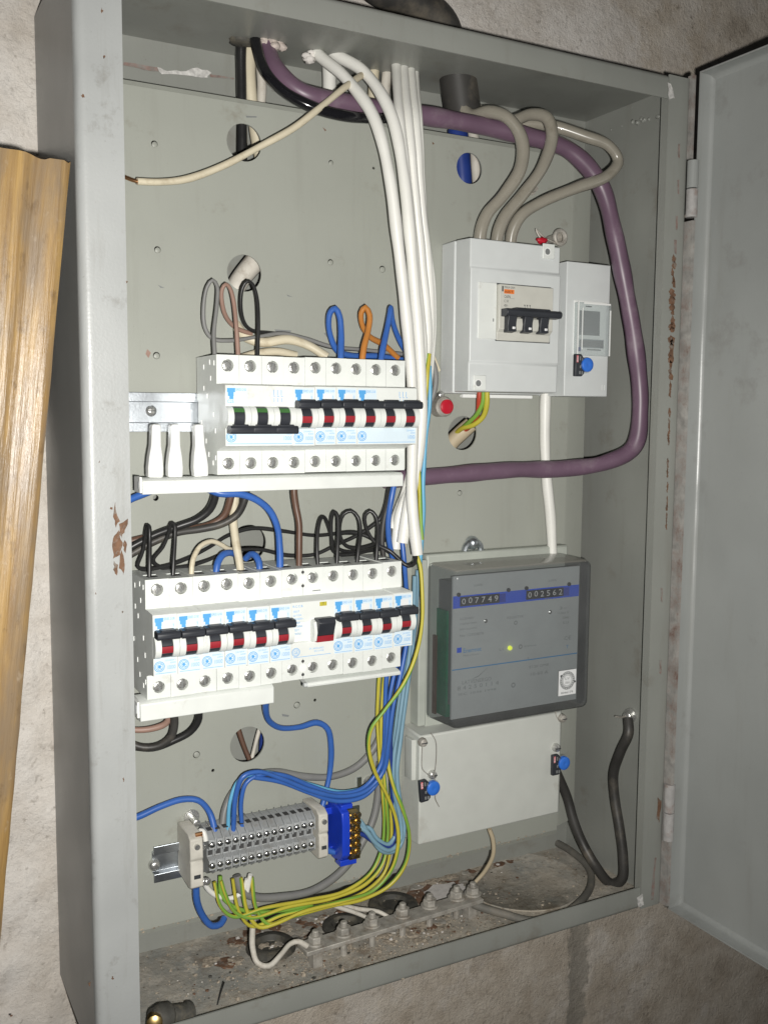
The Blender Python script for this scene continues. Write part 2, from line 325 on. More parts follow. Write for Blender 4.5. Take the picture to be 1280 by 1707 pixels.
class MB:
    def __init__(self): self.v = []; self.f = []; self.m = []; self.mats = []
    def mi(self, m):
        if m not in self.mats: self.mats.append(m)
        return self.mats.index(m)
    def add(self, vs_, fs, m):
        b = len(self.v); self.v += [tuple(x) for x in vs_]; k = self.mi(m)
        for f in fs: self.f.append(tuple(b+i for i in f)); self.m.append(k)
        return self
    def box(self, x0, x1, y0, y1, z0, z1, m):
        vs_ = [(x, y, z) for x in (x0, x1) for y in (y0, y1) for z in (z0, z1)]
        return self.add(vs_, [(0,1,3,2),(4,6,7,5),(0,4,5,1),(2,3,7,6),(0,2,6,4),(1,5,7,3)], m)
    def prism_x(self, prof, x0, x1, m, cap=True, skip=()):
        n = len(prof); vs_ = [(x0, a, b) for a, b in prof] + [(x1, a, b) for a, b in prof]
        fs = [(i, (i+1) % n, n+(i+1) % n, n+i) for i in range(n) if i not in skip]
        if cap: fs += [tuple(range(n-1, -1, -1)), tuple(range(n, 2*n))]
        return self.add(vs_, fs, m)
    def prism_z(self, prof, z0, z1, m):
        n = len(prof); vs_ = [(a, b, z0) for a, b in prof] + [(a, b, z1) for a, b in prof]
        return self.add(vs_, [(i, (i+1) % n, n+(i+1) % n, n+i) for i in range(n)] + [tuple(range(n-1, -1, -1)), tuple(range(n, 2*n))], m)
    def prism_y(self, prof, y0, y1, m):
        n = len(prof); vs_ = [(a, y0, b) for a, b in prof] + [(a, y1, b) for a, b in prof]
        return self.add(vs_, [(i, (i+1) % n, n+(i+1) % n, n+i) for i in range(n)] + [tuple(range(n-1, -1, -1)), tuple(range(n, 2*n))], m)
    def cyl(self, p0, p1, r0, m, n=14, r1=None, cap=True):
        p0 = Vector(p0); p1 = Vector(p1); r1 = r0 if r1 is None else r1
        d = (p1-p0).normalized(); a = d.orthogonal().normalized(); b = d.cross(a)
        vs_ = []
        for p, r in ((p0, r0), (p1, r1)):
            for i in range(n):
                t = 2*math.pi*i/n; vs_.append(p + a*(r*math.cos(t)) + b*(r*math.sin(t)))
        fs = [(i, (i+1) % n, n+(i+1) % n, n+i) for i in range(n)]
        if cap: fs += [tuple(range(n-1, -1, -1)), tuple(range(n, 2*n))]
        return self.add(vs_, fs, m)
    def lathe(self, base, axis, prof, m, n=16):
        base = Vector(base); d = Vector(axis).normalized(); a = d.orthogonal().normalized(); b = d.cross(a); vs_ = []
        for h, r in prof:
            for i in range(n):
                t = 2*math.pi*i/n; vs_.append(base + d*h + a*(r*math.cos(t)) + b*(r*math.sin(t)))
        fs = []
        for k in range(len(prof)-1):
            for i in range(n): fs.append((k*n+i, k*n+(i+1) % n, (k+1)*n+(i+1) % n, (k+1)*n+i))
        fs += [tuple(range(n-1, -1, -1)), tuple(range((len(prof)-1)*n, len(prof)*n))]
        return self.add(vs_, fs, m)
    def rect(self, x0, x1, z0, z1, y, m):
        return self.add([(x0, y, z0), (x1, y, z0), (x1, y, z1), (x0, y, z1)], [(0, 1, 2, 3)], m)
    def ring(self, cx, cz, y, r0, r1, m, n=20):
        vs_ = [(cx+r*math.cos(2*math.pi*i/n), y, cz+r*math.sin(2*math.pi*i/n)) for r in (r0, r1) for i in range(n)]
        return self.add(vs_, [(i, (i+1) % n, n+(i+1) % n, n+i) for i in range(n)], m)
    def disc(self, cx, cz, y, r, m, n=16, rz=None):
        rz = r if rz is None else rz
        return self.add([(cx+r*math.cos(2*math.pi*i/n), y, cz+rz*math.sin(2*math.pi*i/n)) for i in range(n)], [tuple(range(n))], m)
    def text(self, s, x, z, w, h, y, m):          # fits the words into a w x h rectangle standing at x, z
        vs_, fs, x0, x1, y0, y1 = text_geo(s)
        if not vs_: return self
        return self.add([(x+(a-x0)/(x1-x0)*w, y, z+(b-y0)/(y1-y0)*h) for a, b in vs_], fs, m)
    def holed(self, x0, x1, z0, z1, y, cx, cz, r, depth, m, mh, n=16):
        arc = [(cx+r*math.cos(2*math.pi*i/n), cz+r*math.sin(2*math.pi*i/n)) for i in range(n)]
        cor = [(x1, z1), (x0, z1), (x0, z0), (x1, z0)]
        vs_ = [(a, y, b) for a, b in arc] + [(a, y, b) for a, b in cor]
        fs = []; q = n//4
        for k in range(4):
            for i in range(q): fs.append((n+k, (k*q+i) % n, (k*q+i+1) % n)[::-1])
            fs.append((n+k, (k*q+q) % n, n+(k+1) % 4)[::-1])
        self.add(vs_, fs, m)
        vs_ = [(a, y, b) for a, b in arc] + [(a, y+depth, b) for a, b in arc]
        self.add(vs_, [(i, (i+1) % n, n+(i+1) % n, n+i)[::-1] for i in range(n)] + [tuple(range(n, 2*n))], mh)
        return self
    def mesh(self, name, origin=(0, 0, 0), smooth=40):
        me = bpy.data.meshes.new(name); ox, oy, oz = origin
        me.from_pydata([((x-ox)*S, (y-oy)*S, (z-oz)*S) for x, y, z in self.v], [], self.f)
        for m in self.mats: me.materials.append(m)
        me.polygons.foreach_set('material_index', self.m)
        me.update()
        if smooth:
            me.polygons.foreach_set('use_smooth', [True]*len(me.polygons)); me.set_sharp_from_angle(angle=math.radians(smooth))
        return me
    def build(self, name, parent=None, origin=(0, 0, 0), bevel=0, smooth=40, label=None):
        o = bpy.data.objects.new(name, self.mesh(name, origin, smooth)); COL.objects.link(o)
        if parent is not None: o.parent = parent
        else: o.location = Vector(origin)*S
        if bevel:
            b = o.modifiers.new('bevel', 'BEVEL'); b.width = bevel*S; b.segments = 2; b.limit_method = 'ANGLE'; b.angle_limit = math.radians(38)
        if label: o['label'] = label
        return o

def tag(o, label, cat, group=None):
    o['label'] = label; o['category'] = cat
    if group: o['group'] = group
    return o
def thing(name, label, cat, loc=(0, 0, 0), group=None):
    o = bpy.data.objects.new(name, None); COL.objects.link(o); o.location = Vector(loc)*S; o.empty_display_size = 0.02
    return tag(o, label, cat, group)
def struct(o): o['kind'] = 'structure'; return o
def copy_tree(o, loc=None, parent=None):
    c = o.copy(); COL.objects.link(c)
    if parent is not None: c.parent = parent
    if loc is not None: c.location = Vector(loc)*S
    for ch in o.children: copy_tree(ch, None, c)
    return c

def spline(pts, step=3.0):
    pts = [Vector(p) for p in pts]
    if len(pts) == 2: pts = [pts[0], (pts[0]+pts[1])/2, pts[1]]
    ext = [pts[0]*2-pts[1]] + pts + [pts[-1]*2-pts[-2]]
    out = []
    for i in range(1, len(ext)-2):
        p0, p1, p2, p3 = ext[i-1:i+3]
        def kn(a, b): return max((b-a).length, 1e-3)**0.5
        t0 = 0; t1 = t0+kn(p0, p1); t2 = t1+kn(p1, p2); t3 = t2+kn(p2, p3)
        n = max(2, int((p2-p1).length/step))
        for k in range(n):
            t = t1+(t2-t1)*k/n
            a1 = p0*((t1-t)/(t1-t0))+p1*((t-t0)/(t1-t0)); a2 = p1*((t2-t)/(t2-t1))+p2*((t-t1)/(t2-t1)); a3 = p2*((t3-t)/(t3-t2))+p3*((t-t2)/(t3-t2))
            b1 = a1*((t2-t)/(t2-t0))+a2*((t-t0)/(t2-t0)); b2 = a2*((t3-t)/(t3-t1))+a3*((t-t1)/(t3-t1))
            out.append(b1*((t2-t)/(t2-t1))+b2*((t-t1)/(t2-t1)))
    out.append(pts[-1]); return out
def tube_into(mb, pts, r, m, n=10, stripe=None, twist=0.0, step=3.0, flat=None, taper=None, wob=0.0):
    c = spline(pts, step); base = len(mb.v); d = (c[1]-c[0]).normalized(); a = d.orthogonal().normalized()
    k0 = mb.mi(m); k1 = mb.mi(stripe) if stripe else k0
    for i, p in enumerate(c):
        d = (c[min(i+1, len(c)-1)]-c[max(i-1, 0)]).normalized()
        a = (a-d*a.dot(d)).normalized(); b = d.cross(a)
        if wob:
            ph = 0.045*i*step+base*0.37
            p = p+a*(wob*r*math.sin(ph)*0.6)+b*(wob*r*math.sin(ph*0.63+1.9)); kr = 1+wob*0.35*math.sin(ph*1.7+0.4)+wob*0.2*math.sin(ph*3.9)
        else: kr = 1
        rr = r*kr if taper is None else r*(taper[0]+(taper[1]-taper[0])*i/(len(c)-1))
        for j in range(n):
            t = 2*math.pi*j/n+twist*i
            q = p+a*(rr*math.cos(t))+b*(rr*math.sin(t)); mb.v.append(tuple(q))
    for i in range(len(c)-1):
        for j in range(n):
            mb.f.append((base+i*n+j, base+i*n+(j+1) % n, base+(i+1)*n+(j+1) % n, base+(i+1)*n+j))
            mb.m.append(k1 if stripe and (j % n) in (0, 1, 2) else k0)
    mb.f.append(tuple(base+j for j in range(n-1, -1, -1))); mb.m.append(k0)
    e = base+(len(c)-1)*n; mb.f.append(tuple(e+j for j in range(n))); mb.m.append(k0)
    return c
def pp(pts):
    out = []; y = 80
    for p in pts:
        if isinstance(p, Vector): out.append(p); continue
        if len(p) == 3: y = p[2]
        out.append(P(p[0], p[1], y))
    return out
def cable(name, label, m, r, pts, group=None, stripe=None, n=10, step=3.0):
    mb = MB(); w = pp(pts); 
    tube_into(mb, w, r, m, n=n, stripe=stripe, twist=0.11 if stripe else 0, step=step, wob=0.13 if r > 2.5 else 0.2)
    o = mb.build(name, origin=tuple(w[0]), smooth=60)
    return tag(o, label, 'cable' if r > 3 else 'wire', group)

def sheet(outline, holes, y0, t, m, name):      # flat sheet in x-z with real holes, front face at y0
    cu = bpy.data.curves.new('c', 'CURVE'); cu.dimensions = '2D'; cu.fill_mode = 'BOTH'; cu.extrude = t/2*S
    for pts in [outline]+holes:
        sp = cu.splines.new('POLY'); sp.points.add(len(pts)-1); sp.use_cyclic_u = True
        for q, (a, b) in zip(sp.points, pts): q.co = (a*S, b*S, 0, 1)
    o = bpy.data.objects.new('c', cu); COL.objects.link(o)
    dg = bpy.context.evaluated_depsgraph_get(); me = bpy.data.meshes.new_from_object(o.evaluated_get(dg))
    bpy.data.objects.remove(o); me.name = name
    for v in me.vertices: v.co = Vector((v.co.x, (y0+t/2)*S-v.co.z, v.co.y))
    me.materials.clear(); me.materials.append(m); me.update(); return me
def circ(cx, cz, r, n=28, rz=None): return [(cx+r*math.cos(2*math.pi*i/n), cz+(rz or r)*math.sin(2*math.pi*i/n)) for i in range(n)]
def obj(name, me, parent=None):
    o = bpy.data.objects.new(name, me); COL.objects.link(o)
    if parent is not None: o.parent = parent
    return o
def blob(mb, c, r, m, jag=0.25, nu=9, nv=6, sc=(1, 1, 1), rnd=random):
    c = Vector(c); base = len(mb.v); k = mb.mi(m)
    for i in range(nv+1):
        th = math.pi*i/nv
        for j in range(nu):
            ph = 2*math.pi*j/nu; q = r*(1+rnd.uniform(-jag, jag))
            mb.v.append((c.x+q*sc[0]*math.sin(th)*math.cos(ph), c.y+q*sc[1]*math.sin(th)*math.sin(ph), c.z+q*sc[2]*math.cos(th)))
    for i in range(nv):
        for j in range(nu):
            mb.f.append((base+i*nu+j, base+(i+1)*nu+j, base+(i+1)*nu+(j+1) % nu, base+i*nu+(j+1) % nu)); mb.m.append(k)

# ------------------------------------------------------------------ setting: rough wall
from mathutils import noise as mnoise
def build_wall():
    x0, x1, z0, z1, st = -900, 1500, -700, 1400, 7.0
    nx = int((x1-x0)/st); nz = int((z1-z0)/st); mb = MB(); k = mb.mi(wallm)
    for j in range(nz+1):
        for i in range(nx+1):
            x = x0+i*st; z = z0+j*st
            a = mnoise.fractal(Vector((x*0.006, z*0.006, 1.7)), 1.0, 2.1, 5)
            b = mnoise.fractal(Vector((x*0.03, z*0.03, 5.1)), 0.9, 2.0, 4)
            c = mnoise.noise(Vector((x*0.012, z*0.02, 9.3)))
            y = 146
            if x < -28: y -= 2+3.0*a+4.2*b+max(0, c)*5+random.uniform(-0.7, 0.7)
            else: y -= 0.8*a+0.45*b
            if 515 < x < 540 and z < 20: y += 1.6+0.6*b
            if x > -40 and x < 505 and -30 < z < 750: y = max(y, 145)
            mb.v.append((x, y, z))
    w = nx+1
    for j in range(nz):
        for i in range(nx):
            q = j*w+i; mb.f.append((q, q+1, q+w+1, q+w)); mb.m.append(k)
    struct(mb.build('wall', smooth=180))
build_wall()

# ------------------------------------------------------------------ cabinet
cab = thing('metal_cabinet', 'grey painted steel meter cabinet with its door standing open', 'cabinet', (0, 0, 0))
def bent(prof, t):                      # thin bent strip from an open profile
    pts = [Vector((a, b)) for a, b in prof]; L_ = []; R_ = []
    for i, p in enumerate(pts):
        d = (pts[min(i+1, len(pts)-1)]-pts[max(i-1, 0)]).normalized(); nrm = Vector((-d.y, d.x))
        L_.append(p+nrm*t/2); R_.append(p-nrm*t/2)
    return [tuple(p) for p in L_]+[tuple(p) for p in reversed(R_)]
def corner(cx, cy, r, a0, a1, n=7): return [(cx+r*math.cos(math.radians(a0+(a1-a0)*i/n)), cy+r*math.sin(math.radians(a0+(a1-a0)*i/n))) for i in range(n+1)]
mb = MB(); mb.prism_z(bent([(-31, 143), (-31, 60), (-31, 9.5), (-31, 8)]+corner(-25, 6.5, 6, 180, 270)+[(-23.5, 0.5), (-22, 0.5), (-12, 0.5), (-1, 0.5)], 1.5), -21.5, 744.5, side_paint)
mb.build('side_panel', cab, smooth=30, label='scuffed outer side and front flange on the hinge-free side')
mb = MB(); mb.prism_z(bent([(501.5, 143), (501.5, 60)]+corner(498, 4, 3.5, 0, -90, 4)+[(490, 0.5), (476, 0.5)], 1.5), -21.5, 744.5, paint)
mb.build('side_panel', cab, smooth=30)
mb = MB(); mb.box(476.2, 477.4, 1.3, 9, -18, 742, paint)
mb.build('door_stop_strip', cab)
mb = MB(); mb.box(-30, 500.5, 9, 143, 743, 744.4, paint); mb.build('top_panel', cab)
mb = MB(); mb.prism_x(bent([(9.2, 743.7)]+corner(4.5, 740.2, 3.5, 90, 180, 4)+[(1.0, 730), (1.0, 724)], 1.4), -0.2, 475.2, paint)
mb.build('front_lip', cab, smooth=30)
mb = MB(); mb.box(-30, 500.5, 9, 143, -21.4, -20, floorm); mb.build('bottom_panel', cab)
mb = MB(); mb.prism_x(bent([(9.2, -20.7)]+corner(4.5, -17.2, 3.5, -90, -180, 4)+[(1.0, -6), (1.0, 0)], 1.4), -0.2, 475.2, paint)
mb.build('front_lip', cab, smooth=30)
mb = MB(); mb.box(-30, 500.5, 141.4, 142.8, -20, 743, paint); mb.build('back_panel', cab)

# mounting plate with the punched holes
PL = 87.0
big = [(114.8, 658.5, 14.5), (114.2, 557.5, 14.5), (326, 664.5, 13.5), (323, 429.7, 15.5), (114, 170.5, 15.2), (116, 340, 15.5)]
small = [(43.3, 648, 2.6), (190.3, 652.6, 2.2), (44.4, 570, 2.6), (190, 572, 2.6), (42.4, 490, 2.8), (321, 375, 2.6), (70.2, 168.7, 3.0), (239, 570, 3.0), (159, 198, 3.0), (84, 153, 1.4), (176, 200, 1.4), (377, 641, 3.0), (40, 380, 2.4), (230, 653, 1.2)]
holes = [circ(x, z, r) for x, z, r in big]+[circ(x, z, r, 12) for x, z, r in small]
me = sheet([(-8, 30), (443, 30), (443, 688), (-8, 688)], holes, PL, 1.6, plate_paint, 'mounting_plate')
plate = obj('mounting_plate', me, cab)
mb = MB(); mb.prism_z(bent([(443.0, PL+0.8), (446, PL+1.0), (471, PL+9)], 1.5), 34, 686, plate_paint); mb.build('edge_flange', plate, smooth=30)
mb = MB(); mb.prism_x(bent([(PL+0.8, 688), (PL+2.2, 691.2), (PL+6, 692.5), (PL+24, 692.5)], 1.5), -8, 443, plate_paint); mb.build('edge_flange', plate, smooth=30)
mb = MB(); mb.prism_x(bent([(PL+0.8, 30), (PL+2.6, 25.5), (PL+8, 24), (PL+26, 24)], 1.5), -8, 443, plate_paint); mb.build('edge_flange', plate, smooth=30)
# bolts standing in the small holes
for (x, z, r) in small[:9]:
    mb = MB(); mb.lathe((x+0.3, PL+3.0, z-0.3), (0, -1, 0), [(0, r*0.84), (2.4, r*0.8), (2.8, r*0.4)], plate_paint, 10); mb.build('stud', plate)

# rust, scars and weld marks: thin uneven patches lying on the sheet metal
def patch(name, pts3, m, nrm, parent, th=0.35):
    mb = MB(); nrm = Vector(nrm); n = len(pts3)
    lo = [Vector(p) for p in pts3]; hi = [p+nrm*th for p in lo]
    mb.add([*lo, *hi], [(i, (i+1) % n, n+(i+1) % n, n+i) for i in range(n)]+[tuple(range(n, 2*n))], m)
    return mb.build(name, parent, smooth=0)
def jag_strip(pix, fn, m, nrm, name='rust_patch', parent=None, jag=1.2):
    pts = []
    for i, (px, py) in enumerate(pix):
        for k in range(3):
            qx, qy = pix[(i+1) % len(pix)]; t = k/3
            pts.append(fn(px+(qx-px)*t+random.uniform(-jag, jag), py+(qy-py)*t+random.uniform(-jag, jag)))
    return patch(name, pts, m, nrm, parent or cab)
frontL = lambda a, b: P(a, b, -0.35)
for pix in ([(192, 838), (199, 868), (195, 880), (190, 862)], [(200, 872), (214, 866), (209, 884), (203, 896), (199, 888)], [(190, 893), (199, 884), (204, 905), (200, 926), (190, 930), (187, 910)], [(203, 918), (208, 930), (207, 958), (199, 946)], [(190, 936), (197, 942), (195, 958), (190, 950)], [(208, 900), (213, 908), (210, 922), (206, 912)]):
    jag_strip(pix, frontL, rust, (0, -1, 0), jag=1.5)
for (a, b, w, h) in [(170, 18, 4, 9), (174, 95, 3, 6), (139, 160, 6, 7), (186, 848, 7, 5), (206, 1300, 2, 7), (188, 1630, 4, 6), (150, 1640, 3, 9), (166, 770, 2, 5), (205, 1020, 3, 3), (160, 990, 2, 4), (212, 470, 2, 5)]:
    jag_strip([(a-w/2, b), (a, b-h/2), (a+w/2, b), (a, b+h/2)], frontL, rust, (0, -1, 0), jag=1.2)
frontR = lambda a, b: P(a, b, -0.4)
rightW = lambda a, b: PX(a, b, 500.3)
stripx = lambda a, b: P(a, b, 0.9)
rr_ = random.Random(21)
for i in range(46):                                 # broken rust running down the hinge-side lip
    yy = 434+i*9.8+rr_.uniform(-4, 4); wd = (11 if 470 < yy < 600 else 7 if yy < 640 else 3.0)*rr_.uniform(0.5, 1.1); xc = 1122-(yy-434)*0.028+rr_.uniform(-1.5, 1.5)*(1 if yy < 640 else 0.4); hh = rr_.uniform(9, 19)
    if yy > 640 and rr_.random() < 0.3: continue
    jag_strip([(xc-wd/2, yy), (xc-wd*0.1, yy-hh/2), (xc+wd/2, yy-1), (xc+wd*0.3, yy+hh/2), (xc-wd*0.4, yy+hh*0.4)], frontR, rust, (0, -1, 0), jag=0.9)
jag_strip([(1096, 1330), (1101, 1335), (1098, 1370), (1094, 1362)], frontR, rust, (0, -1, 0))
jag_strip([(1090, 1430), (1093, 1430), (1088, 1500), (1084, 1500)], frontR, primer, (0, -1, 0), jag=0.8)
for (a, b) in [(1131, 240), (1130, 300), (1127, 360), (1125, 400), (1102, 980), (1100, 1100)]:
    jag_strip([(a-1.5, b), (a+1.5, b), (a+1, b+24), (a-1.5, b+22)], frontR, primer, (0, -1, 0), jag=0.6)
jag_strip([(1112, 138), (1119, 142), (1123, 163), (1115, 166)], frontR, scar, (0, -1, 0), jag=1.0)
jag_strip([(1060, 1497), (1070, 1490), (1072, 1508), (1064, 1512)], frontR, scar, (0, -1, 0), jag=1.0)
backw = lambda a, b: P(a, b, 141.0)
jag_strip([(206, 103), (262, 112), (264, 119), (240, 116), (206, 108)], backw, primer, (0, -1, 0), jag=0.8)
jag_strip([(262, 112), (280, 118), (300, 119), (330, 113), (352, 120), (345, 130), (320, 126), (270, 124)], backw, scar, (0, -1, 0), jag=1.6)
jag_strip([(350, 124), (390, 130), (390, 133), (350, 128)], backw, primer, (0, -1, 0), jag=0.6)
weld = MB()
for i in range(14):
    t = random.random()**0.5; q = PX(1010+t*104, 217-t*29+random.uniform(-2, 2), 500.6); blob(weld, q, 0.8+random.random()*1.4, paint, 0.3, 7, 4)
weld.build('weld_bead', cab, smooth=180)
# marks on the plate: pencil ticks and chips
platef = lambda a, b: P(a, b, PL-0.05)
for (pix, m) in [([(410, 193), (428, 194), (428, 196), (411, 196)], ink_grey), ([(458, 549), (486, 551), (484, 554), (460, 553)], ink_grey), ([(538, 212), (544, 217), (542, 219)], rust), ([(264, 475), (275, 480), (268, 480)], ink_grey), ([(540, 556), (547, 552), (551, 562), (545, 562)], ink_grey),
                 ([(246, 582), (252, 588), (248, 597), (243, 590)], w_pink), ([(478, 491), (488, 495), (480, 494)], ink_grey), ([(720, 236), (724, 240), (721, 241)], rust), ([(470, 1190), (482, 1192), (481, 1195), (471, 1194)], ink_grey)]:
    pts = [platef(a, b) for a, b in pix]; patch('chip', pts, m, (0, -1, 0), plate, 0.15)
# hinges
for z0, z1, sm in ((649.5, 673.5, door_paint), (624, 648.6, hinge_m), (71, 98.5, hinge_m), (43, 70.2, hinge_m)):
    mb = MB(); mb.cyl((503.6, -4.6, z0), (503.6, -4.6, z1), 5.2, sm, 14); mb.build('hinge_knuckle', cab, bevel=0.4, smooth=40)
# earth bolt on the inner left side
mb = MB(); mb.lathe((-29.5, 60, 616), (1, 0, 0), [(0, 8), (1.2, 8), (1.3, 6), (6, 6), (6.2, 3.2), (14, 3.2)], dullsteel, 12); mb.build('earth_bolt', cab)

# door
door = bpy.data.objects.new('door', None); COL.objects.link(door); door.parent = cab; door.location = (0.506, -0.006, 0)
door['label'] = 'cabinet door swung wide open, inner face in view'
mb = MB(); mb.box(14.5, 16, -535, 0, -26, 750, door_paint); mb.build('door_panel', door)
mb = MB(); mb.prism_z([(0, 0), (0, -1.4), (11, -1.4), (13.2, -2.4), (14.5, -5), (14.5, 0)], -26, 750, door_paint); mb.build('edge_fold', door, smooth=50)
mb = MB(); mb.prism_y([(0, -26), (14.5, -26), (14.5, -20), (13, -23.2), (10, -24.5), (0, -24.5)], -535, -1.5, door_paint); mb.build('edge_fold', door, smooth=50)
mb = MB(); mb.prism_y([(0, 750), (14.5, 750), (14.5, 744), (13, 747.2), (10, 748.5), (0, 748.5)], -535, -1.5, door_paint); mb.build('edge_fold', door, smooth=50)
mb = MB(); mb.box(-3.6, -0.1, -1.5, 10, -22, 621, edge_m); mb.build('raw_edge', door, smooth=0, label='raw edge with chipped white and red paint')
mb = MB(); mb.box(-3.6, -0.1, 4, 10, 676, 748, edge_m); mb.build('raw_edge', door, smooth=0)

# ------------------------------------------------------------------ wooden batten leaning on the left
def plank():
    a = P(119, 268, -38); b = P(8, 1500, -30)
    d = (a-b).normalized(); down = b-d*650
    L_ = (a-down).length
    zax = d; yax = Vector((0, 1, 0)); yax = (yax-zax*yax.dot(zax)).normalized(); xax = yax.cross(zax)
    prof = [(0, 24), (0, 2.0), (-1.5, 0.6), (-4, 0), (-12, 0.3), (-14.5, 1.0), (-17, 1.9), (-20, 2.0), (-23, 1.2), (-26, 0.4), (-30, 0), (-35, 0.4), (-39, 1.4), (-44, 2.0), (-50, 2.2), (-75, 2.4), (-92, 2.6), (-95, 4), (-95, 24)]
    nz = 60; mb = MB(); n = len(prof)
    for k in range(nz+1):
        h = L_*k/nz
        for (u, v) in prof:
            top = 0
            if k == nz: top = -0.02*abs(u)-random.uniform(0, 1.6)+(-1.2 if -22 < u < -14 else 0)
            jx = random.uniform(-0.25, 0.25); mb.v.append((u+jx, v, h+top))
    kk = mb.mi(woodm)
    for k in range(nz):
        for i in range(n): mb.f.append((k*n+i, k*n+(i+1) % n, (k+1)*n+(i+1) % n, (k+1)*n+i)); mb.m.append(kk)
    mb.f.append(tuple(nz*n+i for i in range(n))); mb.m.append(kk)
    o = mb.build('wooden_batten', smooth=35)
    Mx = Matrix((xax, yax, zax)).transposed().to_4x4(); Mx.translation = down*S; o.matrix_world = Mx
    tag(o, 'weathered brown moulded wooden batten leaning beside the cabinet', 'batten')
plank()

# ------------------------------------------------------------------ mounting rails
def din_rail(label, x0, x1, zc, holes=True):
    t = thing('mounting_rail', label, 'rail', (x0, PL, zc))
    prof = [(0, 9), (0, -9), (-6, -9), (-6, -15), (-7.2, -15), (-7.2, -8), (-1.2, -8), (-1.2, 8), (-7.2, 8), (-7.2, 15), (-6, 15), (-6, 9)]
    mb = MB(); mb.prism_x([(a-0.2, b) for a, b in prof], 0, x1-x0, zinc); mb.build('rail_profile', t, bevel=0.3, smooth=30)
    return t
r1 = din_rail('zinc rail behind the upper breaker row, bare at its left end', -6, 236, 446.5)
mb = MB(); mb.lathe((43, -1.6, 1.0), (0, -1, 0), [(0, 4.4), (0.8, 4.2), (2.0, 2.6), (2.4, 1.2)], steel, 14); mb.box(40, 46, -4.2, -3.6, 0.7, 1.4, ink_dark); mb.build('screw', r1)
r2 = din_rail('zinc rail hidden behind the lower breaker row', -6, 236, 282)
r3 = din_rail('zinc rail stub carrying the grey terminal strip and blue neutral bar', 32, 216, 86)
mb = MB(); mb.lathe((1.5, -1.6, -2), (0, -1, 0), [(0, 4.8), (2.5, 4.6), (4.2, 3.2), (4.8, 1.2)], steel, 14); mb.build('screw', r3)
mb = MB(); mb.lathe((168, -1.6, 6), (0, -1, 0), [(0, 3.6), (2.5, 3.4), (3.6, 1.6)], steel, 14); mb.build('screw', r3)

# ------------------------------------------------------------------ modular breakers
PIT = 17.7
YF = 30.0
def breaker_print(n, rcd=False):
    mb = MB(); y = -19.14; W = n*PIT
    if rcd:
        x = 1.2
        mb.text('R.C.C.B.', x, 17.6, 8.5, 1.7, y, ink_blue)
        for k, s in enumerate(('SERIES FP', 'I\u0394n 0.03A', '230/400V~', 'In 40A', 'Im 500A', 'TEST', 'MONTHLY')):
            mb.text(s, x+0.2, 13.6-k*2.9, 5.0+(k*37 % 5)*0.9, 1.7, y, ink_pale)
        mb.ring(3.6, -17.2, y, 3.0, 3.4, ink_blue); mb.ring(3.6, -17.2, y, 2.3, 2.6, ink_pale); mb.text('GE', 2.0, -18.6, 3.2, 2.8, y, ink_blue)
        mb.text('FP 2 40/030 604051', 15, -16.5, 12, 1.5, y, ink_pale); mb.text('EN 61008', 19, -18.6, 8, 1.3, y, ink_pale)
        mb.rect(1.2, 33, -21.4, -21.0, y, ink_pale)
        mb.rect(23.5, 29.5, 17.0, 20.2, y, w_yellow); mb.text('T', 25.8, 17.7, 1.5, 1.9, y-0.05, ink_dark)
        return mb
    mb.rect(0.9, W-0.9, -22.0, -9.8, -19.08, label_bg)
    mb.rect(0.9, 0.9+min(W-1.8, 15.6), 8.0, 20.4, -19.08, label_bg) if n == 1 else mb.rect(0.9, 17, 8.0, 20.4, -19.08, label_bg)
    for (a, b, c, d) in [(1.4, 7.6, 16.2, 19.2), (2.0, 6.4, 13.4, 16.2), (3.2, 6.2, 11.2, 13.4)]:
        mb.rect(a, b, c, d, y, ink_blue)
    mb.text('SERIES G100', 7.9, 17.2, 8.0, 1.9, y, ink_blue)
    mb.text('C10' if n == 1 else 'C25', 1.6, 8.4, 4.8, 2.4, y, ink_blue)
    if n == 1:
        mb.rect(7.0, 13.6, 9.0, 16.0, y+0.03, paper); mb.text('\u2191', 14.4, 11.5, 0.9, 3.5, y, ink_blue)
    else:
        for k in range(3):
            x = W-16+k*3; mb.rect(x, x+0.5, 14.5, 18.5, y, ink_pale); mb.rect(x, x+1.6, 13.6, 14.1, y, ink_pale); mb.rect(x+0.4, x+0.8, 9.5, 12.6, y, ink_pale)
    mb.ring(4.3, -16.1, y, 3.4, 3.9, ink_blue); mb.ring(4.3, -16.1, y, 2.5, 2.9, ink_blue); mb.disc(4.3, -16.1, y, 1.1, ink_blue, 12); mb.text('GE', 2.5, -18.0, 3.6, 3.6, y-0.04, ink_blue)
    xr = W-8.4
    mb.text('230/400V~', xr-1, -12.6, 8.0, 1.3, y, ink_pale); mb.text('6000', xr+3, -14.4, 4.0, 1.2, y, ink_pale)
    mb.text('10000', xr+0.6, -18.6, 6.2, 3.0, y, ink_pale)
    mb.rect(1.4, W-1.4, -21.2, -20.9, y, ink_blue)
    return mb
_cache = {}
